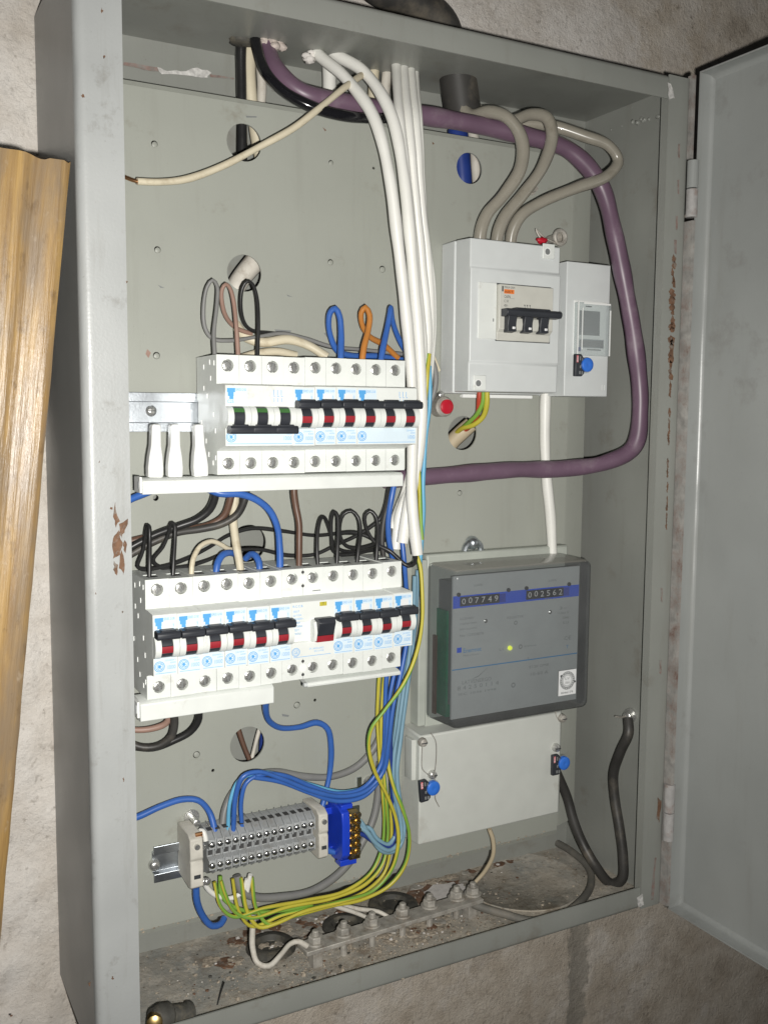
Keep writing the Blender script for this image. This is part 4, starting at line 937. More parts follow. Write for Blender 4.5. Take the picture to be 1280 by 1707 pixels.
# ring bolt and loose seal above the boxes
q = P(932, 396, 70); mb = MB(); pts = [q+Vector((6.0*math.cos(a), -1, 6.0*math.sin(a))) for a in [i*math.pi/7 for i in range(15)]]
tube_into(mb, pts, 2.2, dullsteel, 8); mb.cyl(q+Vector((0, 1, 0)), q+Vector((0, 16, 0)), 4.2, dullsteel, 12)
tube_into(mb, pp([(925, 405, 68), (905, 395, 70), (893, 382, 70), (897, 392, 70), (906, 402, 68), (922, 410, 66)]), 0.9, dullsteel, 6)
blob(mb, P(903, 401, 66), 4, red_glow, 0.2, 9, 6, (1.4, 0.8, 0.8))
tag(mb.build('ring_bolt', origin=tuple(q)), 'dull steel ring bolt with wire and red seal above the relay', 'bolt')
q = P(888, 316, PL-2); mb = MB(); mb.lathe(q+Vector((0, 3, 0)), (0, -1, 0), [(0, 5), (2, 4.6), (2.2, 2.6), (8, 2.4)], dullsteel, 12); blob(mb, q+Vector((-6, -1, -2)), 3.0, dullsteel, 0.3)
tag(mb.build('plate_bolt', origin=tuple(q)), 'small steel bolt in the plate behind the taupe cables', 'bolt')
q = P(320, 1362, PL-1); mb = MB(); mb.lathe(q+Vector((0, 1.0, 0)), (0, -1, 0), [(0, 6.4), (1.6, 6.4), (1.8, 3.0), (15, 2.9), (15.4, 2.2)], steel, 14)
tag(mb.build('plate_bolt', origin=tuple(q)), 'shiny bolt with washer sticking out above the terminal strip', 'bolt')
q = P(615, 1303, PL-1); mb = MB(); mb.lathe(q+Vector((0, 1.0, 0)), (0, -1, 0), [(0, 5.4), (1.6, 5.2), (4, 3.6), (4.6, 1.4)], steel, 14); mb.box(q.x-12, q.x-8, q.y-1, q.y+0.6, q.z-8, q.z+6, zinc)
tag(mb.build('plate_bolt', origin=tuple(q)), 'round-headed screw in the plate above the blue neutral bar', 'bolt')

# ------------------------------------------------------------------ terminal strip
TZ = 96.5; TY = 79.8; pt = 6.62; tx0 = 69.0
def terminal_meshes():
    b = MB(); prof = [(0, 17), (-11, 18), (-17, 17), (-22, 13.5), (-26, 12.6), (-26, 4.6), (-20, 3.6), (-20, -3.0), (-26, -4.4), (-26, -12.6), (-22, -13.6), (-17, -18), (-11, -19), (0, -18)]
    b.prism_x(prof, 0.25, 5.2, term_pl); b.prism_x([(-1, 18.5), (-17, 18.8), (-26.6, 13.6), (-26.6, 3.4), (-21, 2.6), (-21, -2.6), (-26.6, -3.4), (-26.6, -13.6), (-17, -19.6), (-1, -19.4)], 5.2, 6.3, term_pl)
    s = MB(); s.lathe((2.8, 0.8, 0), (0, -1, 0), [(0, 3.3), (0.35, 3.3)], hole_dark, 12); s.lathe((2.8, 0, 0), (0, -1, 0), [(0, 2.8), (0.9, 2.75), (1.7, 2.3), (2.2, 1.5), (2.45, 0.5)], chrome, 12); s.box(0.8, 4.8, -2.62, -2.3, -0.28, 0.28, ink_dark)
    h = MB(); h.box(1.0, 4.8, -20.6, -14.5, -0.2, 0.3, hole_dark); h.box(0.9, 4.7, -20.3, -19.9, -20.6, -16.6, hole_dark); h.box(1.2, 4.4, -16, -12, -37.6, -36.4, zinc); return b.mesh('body'), s.mesh('screw'), h.mesh('wire_entry')
tb, ts, th_ = terminal_meshes()
ORD = 'first second third fourth fifth sixth seventh eighth ninth tenth eleventh twelfth thirteenth fourteenth'.split()
for k in range(14):
    t = thing('terminal_block', 'grey rail terminal with two bright screws, '+ORD[k]+' from the thick dirty white bracket', 'terminal', (tx0+k*pt, TY, TZ), 'grey terminal blocks in the row')
    b = obj('body', tb, t); bv = b.modifiers.new('bevel', 'BEVEL'); bv.width = 0.25*S; bv.segments = 1
    for zz in (8.6, -8.6):
        s = obj('screw', ts, t); s.location = Vector((0, -25.4, zz))*S; s.rotation_euler = (random.uniform(-0.12, 0.12), random.uniform(-0.9, 0.9)*0, random.uniform(-0.1, 0.1))
    e = obj('wire_entry', th_, t); e.location = (0, 0.0, 0.0185)
def bracket(label, x, w, h):
    t = thing('end_bracket', label, 'bracket', (x, TY, TZ), 'terminal end brackets')
    mb = MB(); mb.prism_x([(4, h), (-24, h+1), (-30, h-2.5), (-31, 2), (-29.5, 0), (-31, -2), (-31, -h-1), (-27, -h-3.5), (4, -h-2)], 0, w, ceram); mb.build('body', t, bevel=1.0)
    mb = MB(); mb.lathe((w/2, -28, h-8), (0, -1, 0), [(0, 2.4), (4.6, 2.2)], steel, 12); mb.box(w*0.25, w*0.75, -31.6, -30.6, -h+6, -h+9, ink_dark); mb.build('screw', t)
bracket('thick dirty white end bracket left of the grey terminals', 52.5, 10.5, 20)
bracket('slimmer white end bracket between the grey terminals and blue bar', tx0+14*pt+1.0, 8.5, 19)
q0 = P(333, 1396, 52)
mb = MB()
for (px, py) in ((331, 1395), (328, 1440)):
    q = P(px, py, 53); 
    for dz in (-2.4, 0, 2.4): mb.cyl(q+Vector((-2.4, 0, dz)), q+Vector((3.2, 0, dz)), 1.4, copper, 8)
for (px, py) in ((336, 1412), (340, 1470), (345, 1470)):
    q = P(px, py, 52); mb.lathe(q+Vector((0, 2, 0)), (0.2, -1, 0.1), [(0, 3), (3, 3), (4, 1.8)], steel, 12)
tag(mb.build('fuse_link', origin=tuple(q0)), 'bare copper links with screws beside the thick white bracket', 'link')

# neutral bar
q = P(562, 1385, 66); t = thing('neutral_bar', 'bright blue neutral bar holder with double row of brass screws', 'neutral bar', (q.x, q.y, q.z))
mb = MB(); mb.prism_x([(12, 24), (-8, 25), (-16, 22), (-18, 12), (-18, -15), (-14, -20), (-6, -24), (4, -24), (4, -18), (12, -18)], -3.5, 3.8, blue_pl); hld = mb.build('holder', t, bevel=1.0)
for bx in ((-9.5, 3.8, 4, 12, 14, 20), (-9.5, 4, 2, 11, -19, -14), (-3.5, 12, -14, -4, -26, -21), (-2, 9, -12, -4, 23, 27)):
    mb = MB(); mb.box(*bx, blue_pl); mb.build('clip_foot', hld, bevel=0.6)
mb = MB(); mb.box(4.1, 14.5, -16, -7, -21, 20, brass); br = mb.build('brass_block', t, bevel=0.5)
sc = MB(); sc.lathe((0, 0, 0), (0, -1, 0), [(0, 2.5), (2.2, 2.4), (3.0, 1.7)], brass, 12); sc.box(-1.9, 1.9, -3.15, -2.9, -0.3, 0.3, ink_dark); scm = sc.mesh('screw')
for i in range(6):
    for j in range(2):
        s = obj('screw', scm, t); s.location = Vector((6.8+j*5.0, -16, 17-i*6.7+(j*1.6)))*S; s.rotation_euler = (random.uniform(-.15, .15), random.uniform(-1, 1), random.uniform(-.15, .15))

# ------------------------------------------------------------------ earth bar on the cabinet floor
a = PZ(512, 1592, -3); b = PZ(806, 1502, -3); d = (b-a); ang = math.atan2(d.y, d.x); Lb = d.length
eb = thing('earth_bar', 'dirty flat steel earth bar with a row of bolts on the cabinet floor', 'earth bar', tuple(a)); eb.rotation_euler = (0, 0, ang)
mb = MB(); mb.box(0, Lb, 0, 19, -2, 2, dullsteel); mb.build('bar', eb, bevel=0.6)
for x in (8, Lb-14):
    mb = MB(); mb.box(x, x+9, 4, 14, -17, -2.2, dullsteel); mb.build('foot', eb, bevel=0.5)
for px, py in ((526, 1563), (573, 1548), (620, 1533), (671, 1517), (716, 1502), (760, 1488), (788, 1482)):
    w = PZ(px, py, 4)-a; u = w.x*math.cos(ang)+w.y*math.sin(ang); v = -w.x*math.sin(ang)+w.y*math.cos(ang); v = min(max(v, 6), 14)
    bo = MB(); bo.lathe((u, v, 2.1), (0, 0, 1), [(0, 8.2), (1.6, 8.2), (1.7, 7.4)], dullsteel, 18)
    bo.lathe((u, v, 3.8), (0, 0, 1), [(0, 6.4), (5, 6.4), (5.6, 5.4)], dullsteel, 6); bo.lathe((u, v, 8), (0, 0, 1), [(0, 3.2), (5.2, 3.1), (6, 2.2)], dullsteel, 10); bo.cyl((u, v, -17), (u, v, -2), 3, dullsteel, 10); bo.build('bolt', eb, bevel=0.3, smooth=30)

# ------------------------------------------------------------------ cabinet floor details
def floor_ring(name, label, px, py, r, m, hh=3.0, hole=0.55, cat='grommet'):
    c = PZ(px, py, -19.6); mb = MB(); prof = [(0, r), (hh*0.6, r*0.98), (hh, r*0.86), (hh, r*hole*1.12), (hh*0.5, r*hole), (0.3, r*hole*0.92)]
    mb.lathe(c, (0, 0, 1), prof, m, 28); tag(mb.build(name, origin=tuple(c)), label, cat)
floor_ring('rubber_grommet', 'black rubber grommet in the floor under the white looped wire', 452, 1580, 22, rubber, 5)
floor_ring('rubber_grommet', 'dark rubber grommet in the floor behind the earth bar bolts', 655, 1510, 24, rubber, 4)
floor_ring('rubber_grommet', 'dust-covered grommet in the floor behind the earth bar left end', 575, 1545, 21, rubber, 4)
c = PZ(868, 1468, -19.8); mb = MB()
mb.lathe(c, (0, 0, 1), [(0, 62), (1.0, 62), (1.0, 60.6), (0.5, 60)], floorm, 48); o = mb.build('knockout_disc', cab, smooth=40)
q = PZ(742, 1487, -19.4); mb = MB(); pts = []
for i in range(22):
    a_ = 2*math.pi*i/22; rr = 1+random.uniform(-0.16, 0.16); pts.append((q.x+24*rr*math.cos(a_), q.y+15*rr*math.sin(a_)))
mb.prism_z(pts, -19.7, -18.2, plaster_m); tag(mb.build('added_hole_patch_plaster', origin=tuple(q), smooth=0), 'white flat patch added for a torn floor hole behind the earth bar bolts', 'added hole patch')  # flat white patch added; stands for a torn hole with lit wall beyond
pts = []
for i in range(26):
    a_ = 2*math.pi*i/26; rr = 1+random.uniform(-0.2, 0.2); pts.append(Vector((q.x-4+36*rr*math.cos(a_), q.y+5+22*rr*math.sin(a_), -19.85)))
patch('rust_stain', pts, rust, (0, 0, 1), cab, 0.15)
# lock barrel lying at the front left
a = P(318, 1690, 22); b = P(252, 1698, 18); t = thing('lock_barrel', 'dirty lock barrel with brass end lying in the front left corner', 'lock', tuple(a))
mb = MB(); v = b-a; mb.lathe((0, 0, 0), v, [(0, 9), (3, 9.5), (4, 8), (v.length*0.5, 8), (v.length*0.55, 10), (v.length*0.8, 10), (v.length, 7)], rubber, 16); mb.build('barrel', t)
mb = MB(); mb.lathe(v*0.9, Vector((-0.3, -1, 0.25)), [(0, 6), (12, 6), (13, 4)], brass, 10); mb.build('brass_pin', t)
tag(thin('wire_offcut', 'thin black wire offcut standing on the cabinet floor', w_black, 0.6, [(374, 1637, 40), (366, 1662), (361, 1690, 36), (375, 1693, 30)]), 'thin black wire offcut standing on the cabinet floor', 'wire')

# grit and dust clumps on the floor: nobody could count them
mb = MB(); rnd = random.Random(5)
def grit(x, y, r, m): blob(mb, (x, y, -19.8+r*0.35), r, m, 0.35, 5, 3, (1.2, 1.0, 0.7), rnd)
for i in range(1100):
    x = rnd.uniform(-20, 490); y = rnd.uniform(12, 138)
    if rnd.random() < 0.5: x = rnd.gauss(220, 90); y = rnd.gauss(62, 30)
    if not (-25 < x < 495 and 12 < y < 139): continue
    grit(x, y, abs(rnd.gauss(0, 0.45))+0.25, grit_m if rnd.random() < 0.97 else plaster_m)
for i in range(900): grit(rnd.gauss(230, 95), min(138, max(12, rnd.gauss(66, 26))), abs(rnd.gauss(0, 0.5))+0.25, rnd.choice([grit_m, grit_m, grit_m, dullsteel, rubber, rust]))
for i in range(34): grit(rnd.gauss(200, 70), rnd.gauss(60, 24), rnd.uniform(1.2, 2.6), grit_m if rnd.random() < 0.9 else plaster_m)
for i in range(160):   # dust ridge along the foot of the plate
    x = rnd.uniform(0, 430); blob(mb, (x, PL+rnd.uniform(-0.5, 1), 30+rnd.uniform(-1.5, 1.5)), rnd.uniform(0.4, 1.3), grit_m, 0.3, 5, 3, (1.6, 0.6, 0.7), rnd)
for (px, py, nn, sp_) in ((430, 1565, 16, 9), (500, 1570, 14, 8), (560, 1530, 14, 10), (640, 1560, 16, 14), (700, 1545, 14, 12), (780, 1440, 10, 12), (720, 1470, 12, 10), (930, 1395, 8, 10), (380, 1600, 8, 20)):
    c = PZ(px, py, -19.6)
    for i in range(nn):      # low heaps of swept-up dirt and crumbs of plaster
        x = c.x+rnd.gauss(0, sp_*1.6); yy = min(136, max(12, c.y+rnd.gauss(0, sp_*0.7)))
        blob(mb, (x, yy, -19.7), rnd.uniform(3, 7.5), rnd.choice([grit_m, grit_m, rust, dullsteel]), 0.35, 9, 4, (1.3, 1.0, 0.16), rnd)
        if rnd.random() < 0.4: grit(x+rnd.gauss(0, 4), min(136, max(12, yy+rnd.gauss(0, 4))), rnd.uniform(0.8, 2.2), plaster_m)
o = mb.build('floor_grit', smooth=0); o['kind'] = 'stuff'; o['label'] = 'loose plaster grit and dust on the cabinet floor'; o['category'] = 'grit'

# ------------------------------------------------------------------ cables: each point is (column, row, depth) on the photograph, carried to its real depth
YG = dict(stripe=w_green)
# heavy cables from the roof
cable('power_cable', 'thick purple cable sweeping round the right side of the cabinet', w_purple, 7.9, [(438, 50, 108), (446, 84, 100), (464, 122, 84), (505, 157, 74), (580, 176, 74), (680, 188, 75), (780, 203, 72), (880, 228, 62), (950, 255, 54), (1000, 310, 46), (1025, 390, 38), (1043, 480, 35), (1058, 580, 33), (1065, 680, 33), (1055, 745, 35), (1010, 772, 42), (940, 783, 52), (850, 783, 60), (770, 788, 66), (700, 795, 70), (640, 800, 73)])
cable('power_cable', 'glossy black cable running along the underside of the purple cable', w_gloss, 4.4, [(424, 48, 104), (430, 80, 94), (446, 125, 74), (478, 157, 66), (530, 183, 58), (580, 195, 56), (620, 198, 62), (648, 196, 76)])
cable('power_cable', 'black cable dropping behind the mounting plate at the top left', w_black, 4.2, [(404, 50, 112), (403, 80, 114), (403, 140, 114), (403, 210, 114), (402, 300, 114), (402, 380, 116)])
cable('power_cable', 'cream cable dropping behind the plate beside the black one', w_cream, 5.4, [(420, 55, 116), (417, 90, 116), (417, 140, 116), (424, 210, 118), (436, 280, 120), (440, 340, 122)])
cable('power_cable', 'off-white cable behind the plate, seen in the top left hole', w_dirtywhite, 4.0, [(434, 55, 122), (434, 90, 120), (437, 145, 122), (432, 215, 124), (437, 285, 126), (440, 350, 128)])
cable('power_cable', 'pale cable crossing diagonally behind the second hole', w_dirtywhite, 8.0, [(440, 420, 104), (424, 440, 103), (400, 470, 103), (385, 500, 106)])
cable('power_cable', 'blue cable behind the round hole over the main switch box', w_navy, 9.0, [(764, 215, 116), (768, 250, 114), (771, 300, 114), (770, 370, 116)])
cable('power_cable', 'pale cable behind the round hole over the main switch box', w_dirtywhite, 5.0, [(788, 215, 124), (792, 250, 122), (794, 300, 122), (794, 370, 124)])
cable('power_cable', 'white cable behind the plate just left of the white bundle', w_white, 6.0, [(548, 70, 120), (550, 100, 119), (550, 150, 119), (548, 215, 120), (546, 280, 122)])
cable('power_cable', 'cream cable disappearing behind the plate under the roof hole', w_cream, 4.6, [(628, 80, 118), (624, 120, 117), (622, 160, 118), (620, 230, 120)])
cable('power_cable', 'pale cable disappearing behind the plate next to the white bundle', w_dirtywhite, 4.6, [(648, 80, 118), (646, 120, 116), (641, 165, 118), (640, 230, 120)])
# taupe supply tails
cable('supply_tail', 'taupe supply cable curving into the box, nearest the white bundle', w_taupe, 5.6, [(758, 165, 98), (785, 192, 84), (815, 187, 66), (845, 197, 52), (868, 232, 46), (866, 280, 46), (838, 325, 52), (812, 356, 58), (802, 382, 60), (799, 410, 62)], 'taupe supply tails')
cable('supply_tail', 'taupe supply cable with an arched top, middle of the three', w_taupe, 5.4, [(770, 165, 100), (815, 205, 92), (855, 201, 78), (885, 190, 62), (912, 196, 50), (921, 226, 46), (905, 278, 48), (870, 325, 54), (842, 358, 58), (830, 384, 60), (825, 412, 62)], 'taupe supply tails')
cable('supply_tail', 'taupe supply cable with the sharp outer bend, furthest to the right', w_taupe, 5.2, [(780, 170, 104), (835, 214, 98), (880, 206, 80), (925, 210, 64), (975, 226, 50), (1014, 242, 40), (1030, 268, 38), (1012, 292, 38), (960, 312, 42), (900, 338, 50), (868, 360, 56), (854, 386, 60), (850, 414, 62)], 'taupe supply tails')
q0 = P(760, 110, 100); q1 = P(772, 192, 100)
mb = MB(); mb.lathe(q0, q1-q0, [(0, 16.5), ((q1-q0).length, 16.5), ((q1-q0).length, 14.5), ((q1-q0).length-22, 14.0)], w_dusty, 24); tag(mb.build('conduit', origin=tuple(q0)), 'short black plastic conduit stub through the cabinet roof', 'conduit')
q0 = P(625, -30, 118); q1 = P(735, 45, 124)
mb = MB(); tube_into(mb, [q0+Vector((-40, 0, 34)), q0, (q0+q1)/2+Vector((0, 0, 4)), q1, q1+Vector((12, 4, -30))], 17, w_dusty, 20); tag(mb.build('conduit', origin=tuple(q0)), 'black corrugated conduit lying on top of the cabinet', 'conduit')

# white sheathed bundle
WG = 'white sheathed cables of the bundle'
whites = [
 ('thick white cable in front of the bundle, cut off lowest', 4.9, [(515, 60, 112), (529, 88, 100), (575, 130, 72), (622, 197, 46), (648, 290, 38), (664, 400, 37), (675, 500, 38), (683, 600, 41), (687, 680, 44), (687, 760, 45), (687, 830, 44), (697, 925, 40)]),
 ('white cable arching second from the front of the bundle', 5.0, [(540, 60, 114), (556, 87, 102), (606, 120, 78), (650, 190, 54), (672, 290, 46), (685, 400, 44), (693, 500, 46), (699, 600, 49), (701, 700, 51), (694, 780, 52), (680, 850, 52), (672, 905, 52)]),
 ('white cable dropping straight at the left of the rear group', 4.3, [(660, 80, 104), (661, 110, 95), (665, 200, 58), (679, 320, 52), (693, 450, 53), (703, 560, 54), (703, 640, 57), (697, 720, 58), (686, 800, 58), (666, 860, 60), (661, 915, 60)]),
 ('white cable in the middle of the rear group', 4.2, [(673, 80, 106), (673, 108, 98), (679, 200, 59), (691, 320, 56), (704, 440, 60), (712, 540, 60), (707, 640, 63), (700, 740, 64), (676, 820, 66), (654, 882, 64)]),
 ('white cable at the right of the rear group', 4.0, [(686, 80, 108), (685, 110, 100), (692, 205, 60), (701, 330, 60), (714, 440, 66), (718, 520, 66), (712, 610, 68), (704, 720, 68), (695, 800, 68), (690, 880, 66)]),
 ('slender white cable along the outer right of the bundle', 3.0, [(694, 85, 110), (693, 118, 103), (698, 205, 61), (703, 300, 64), (709, 380, 66), (721, 470, 68), (722, 540, 68), (714, 650, 70), (706, 760, 72)]),
 ('slender white cable hidden between the two front ones', 3.4, [(568, 62, 116), (590, 96, 106), (626, 150, 84), (660, 220, 60), (680, 330, 53), (692, 440, 52), (699, 540, 54), (696, 640, 58), (688, 760, 60), (670, 840, 62)]),
]
for lb, r, pts in whites: cable('sheathed_cable', lb, w_white, r, pts, WG)
cable('sheathed_cable', 'yellowed inner sheath ending among the white cables below the upper row', w_cream, 3.2, [(690, 790, 62), (676, 840, 62), (672, 880, 60), (672, 912, 58)])
cable('bare_ended_wire', 'cream wire with bare copper end running to the left flange', w_cream, 2.7, [(612, 120, 82), (575, 145, 62), (535, 178, 55), (490, 213, 55), (430, 246, 58), (370, 277, 60), (310, 299, 62), (265, 304, 62), (229, 303, 61)])
cable('bare_strand', 'bare copper strands twisted at the left flange', copper, 1.3, [(232, 304, 61), (222, 301, 61), (212, 297, 60), (200, 292, 58)])
# foam plugs round the roof entries
rnd = random.Random(11)
mb = MB()
for i in range(20): blob(mb, P(432+rnd.uniform(-10, 40), 66+rnd.uniform(0, 13), 100+rnd.uniform(-6, 6)), rnd.uniform(3, 5.5), foam, 0.35, 8, 5, (1.2, 1, 0.7), rnd)
tag(mb.build('sealing_foam', smooth=180), 'crumbly grey-pink foam plug around the purple cable entry', 'foam')
mb = MB()
for i in range(9): blob(mb, P(515+rnd.uniform(-6, 10), 92+rnd.uniform(-4, 10), 100+rnd.uniform(-5, 5)), rnd.uniform(2.4, 4.2), plaster_m, 0.35, 8, 5, (1.2, 1, 0.8), rnd)
tag(mb.build('sealing_foam', smooth=180), 'small white foam rim at the left of the white cable entry', 'foam')
mb = MB(); blob(mb, P(404, 68, 108), 8, rubber, 0.15, 12, 6, (1.5, 1.2, 0.5), rnd); tag(mb.build('rubber_grommet', smooth=180), 'black rubber grommet in the roof above the black cable', 'grommet')

# ---------------- loops above the upper row
cable('jumper_wire', 'dark grey wire loop at the far left above the upper row', w_grey, 1.55, [(360, 606, 44), (358, 580, 46), (357, 555, 48), (362, 505, 52), (362, 477, 54), (355, 467, 56), (346, 478, 58), (340, 515, 62), (343, 547, 64), (355, 564, 65), (385, 567, 66), (430, 561, 70), (470, 556, 74), (510, 565, 76), (550, 578, 76), (600, 583, 76), (670, 590, 76)])
cable('jumper_wire', 'pinkish brown wire loop above the upper row', w_pink, 1.7, [(399, 606, 44), (397, 580, 46), (394, 540, 48), (389, 500, 52), (383, 480, 54), (377, 474, 56), (371, 482, 58), (371, 505, 62), (378, 528, 66), (394, 546, 72), (420, 556, 76)])
cable('jumper_wire', 'black wire loop beside the pinkish brown one', w_black, 1.5, [(430, 606, 44), (430, 580, 46), (431, 540, 48), (428, 495, 52), (421, 474, 54), (413, 469, 56), (405, 480, 58), (402, 512, 62), (408, 538, 66), (422, 551, 72), (455, 555, 78), (500, 562, 80), (545, 578, 80), (600, 584, 80), (670, 594, 80)])
cable('sheathed_cable', 'cream sheathed cable crossing behind the loops of the upper row', w_cream, 3.9, [(394, 540, 86), (408, 559, 80), (436, 570, 76), (480, 566, 74), (515, 577, 72), (545, 596, 66)])
cable('sheathed_cable', 'short cream sheath lying on top of the green-marked switch', w_cream, 3.2, [(404, 597, 72), (430, 590, 72), (465, 587, 72), (494, 593, 72)])
cable('jumper_wire', 'blue wire loop above the upper row, left of the orange one', w_blue, 2.5, [(569, 608, 44), (569, 585, 46), (569, 555, 50), (566, 527, 52), (559, 514, 54), (551, 520, 57), (548, 540, 60), (553, 565, 64), (563, 584, 68), (585, 592, 72), (630, 593, 76), (672, 600, 78)])
cable('jumper_wire', 'orange wire loop above the upper row', w_orange, 2.4, [(604, 608, 44), (607, 580, 46), (614, 550, 49), (616, 525, 51), (609, 512, 53), (602, 522, 56), (605, 545, 60), (618, 562, 66), (640, 574, 72), (664, 596, 76)])
cable('jumper_wire', 'blue wire loop above the upper row, right of the orange one', w_blue, 2.4, [(635, 608, 44), (638, 585, 46), (645, 550, 50), (650, 522, 52), (651, 513, 54), (653, 530, 58), (660, 555, 64), (672, 580, 70), (688, 600, 74)])
cable('bundle_wire', 'dark grey wire curving out from behind the white bundle', w_grey, 2.4, [(712, 585, 74), (724, 610, 70), (727, 635, 68), (722, 660, 70), (712, 680, 74)])
cable('bundle_wire', 'brown wire curving out from behind the white bundle', w_pink, 2.2, [(708, 600, 78), (720, 625, 76), (722, 645, 76), (716, 668, 78)])
cable('bundle_wire', 'short cream sheath tip beside the main switch box', w_cream, 1.6, [(714, 575, 72), (724, 598, 74), (732, 618, 76)])
cable('bundle_wire', 'yellow-green wire running down the right of the white bundle', w_yellow, 1.8, [(716, 590, 52), (713, 620, 50), (711, 650, 50), (706, 690, 50), (700, 730, 50), (696, 765, 50), (698, 800, 50), (700, 850, 50), (703, 900, 48)], **YG)
cable('bundle_wire', 'sky blue wire running down the outer right of the white bundle', w_sky, 1.9, [(716, 610, 60), (717, 650, 58), (716, 680, 58), (711, 715, 58), (707, 760, 58), (704, 810, 58), (705, 850, 58), (703, 900, 58), (700, 940, 58)])

# ---------------- between the rows
cable('link_wire', 'blue wire entering behind the busbar end at the left flange', w_blue, 2.6, [(205, 840, 66), (222, 831, 62), (240, 824, 58), (262, 815, 56)])
cable('link_wire', 'blue wire arching from the upper busbar down to the sixth lower breaker', w_blue, 2.8, [(345, 815, 46), (368, 823, 42), (400, 824, 40), (428, 834, 40), (450, 852, 42), (463, 880, 44), (467, 915, 45), (468, 962, 45)])
cable('link_wire', 'thick black wire leaving the upper busbar towards the left flange', w_black, 3.0, [(360, 812, 50), (359, 830, 52), (350, 850, 56), (330, 866, 60), (300, 877, 64), (262, 890, 66), (225, 908, 68), (205, 920, 70)])
cable('link_wire', 'brown wire dipping to the left between the rows', w_brown, 2.8, [(388, 815, 60), (384, 835, 62), (374, 860, 66), (350, 875, 70), (300, 884, 74), (255, 893, 76), (215, 902, 78)])
cable('link_wire', 'dark grey wire dipping to the left between the rows', w_dusty, 2.9, [(412, 815, 52), (408, 835, 54), (396, 858, 58), (370, 874, 62), (335, 882, 66), (295, 888, 68), (255, 903, 70), (215, 925, 72)])
cable('sheathed_cable', 'cream cable dropping between the rows to the fifth lower breaker', w_cream, 3.3, [(394, 812, 68), (392, 840, 66), (390, 870, 62), (394, 905, 56), (398, 930, 52), (402, 958, 48)])
cable('jumper_wire', 'black wire looped over the leftmost lower breaker', w_black, 1.6, [(250, 966, 44), (250, 935, 46), (250, 900, 50), (249, 878, 52), (246, 876, 54), (243, 890, 57), (238, 920, 60), (230, 944, 64), (238, 949, 66), (275, 944, 70), (310, 932, 74), (350, 912, 78), (380, 893, 80), (420, 881, 80), (470, 885, 80), (525, 892, 80), (575, 888, 78), (610, 890, 76)])
cable('jumper_wire', 'black wire looped over the second lower breaker', w_black, 1.6, [(289, 964, 44), (290, 935, 46), (292, 895, 50), (291, 874, 52), (286, 873, 54), (281, 890, 58), (272, 912, 62), (256, 934, 68), (270, 946, 72), (310, 944, 74), (345, 934, 76), (380, 920, 80), (430, 916, 80), (480, 926, 80), (525, 924, 78), (560, 908, 76), (590, 895, 74), (615, 880, 72), (632, 866, 70), (641, 846, 66), (648, 812, 62)])
cable('jumper_wire', 'short cream wire arching over the third lower breaker', w_cream, 1.9, [(320, 960, 44), (322, 935, 46), (334, 911, 50), (352, 902, 54), (366, 906, 58), (380, 914, 62), (396, 917, 66)])
cable('jumper_wire', 'small blue arch into the fourth lower breaker', w_blue, 2.5, [(361, 958, 44), (364, 938, 46), (372, 925, 50), (384, 921, 56), (394, 924, 62)])
cable('jumper_wire', 'small blue arch to the right of the cream cable', w_blue, 2.5, [(434, 954, 44), (433, 938, 46), (427, 926, 50), (418, 923, 56), (409, 931, 62)])
cable('link_wire', 'brown wire dropping from the upper busbar to the residual current switch', w_brown, 2.7, [(491, 806, 50), (491, 822, 50), (494, 845, 50), (499, 872, 48), (499, 905, 46), (498, 955, 45)])
cable('jumper_wire', 'open black loop above the breaker right of the residual current switch', w_black, 1.5, [(531, 948, 44), (529, 920, 46), (530, 885, 50), (535, 864, 53), (541, 862, 56), (548, 878, 60), (556, 905, 66), (570, 918, 70), (600, 920, 74), (640, 915, 76)])
cable('jumper_wire', 'narrow black loop, second of the four at the right', w_black, 1.6, [(562, 944, 44), (563, 915, 46), (564, 880, 50), (562, 858, 53), (557, 853, 55), (553, 862, 57), (553, 895, 60), (556, 918, 64), (566, 924, 66), (600, 921, 70), (632, 912, 72)])
cable('jumper_wire', 'wide round black loop, third of the four at the right', w_black, 1.65, [(595, 944, 44), (598, 915, 46), (601, 885, 50), (597, 863, 53), (586, 852, 55), (573, 857, 57), (567, 873, 60), (568, 895, 62), (578, 910, 64), (600, 913, 66), (628, 905, 68), (650, 896, 70)])
cable('jumper_wire', 'small black loop at the right, running on into the wire bundle', w_black, 1.65, [(627, 944, 44), (629, 910, 46), (630, 880, 50), (626, 860, 53), (617, 852, 55), (609, 859, 57), (609, 873, 58), (617, 893, 58), (630, 908, 56), (650, 918, 52), (668, 934, 46), (680, 943, 42), (691, 938, 42), (692, 922, 46)])
cable('jumper_wire', 'black wire sagging behind the right-hand loops', w_black, 1.8, [(560, 890, 78), (590, 888, 76), (615, 896, 72), (635, 910, 68), (650, 922, 64), (664, 930, 60)])
cable('bundle_wire', 'dark grey wire below the upper busbar right end', w_dusty, 2.2, [(655, 808, 60), (648, 838, 60), (640, 870, 60), (637, 905, 60), (641, 940, 60)])
cable('bundle_wire', 'blue wire dropping from the upper busbar right end', w_blue, 2.4, [(658, 806, 52), (653, 832, 52), (648, 865, 54), (648, 895, 56), (653, 925, 58), (658, 950, 60)])

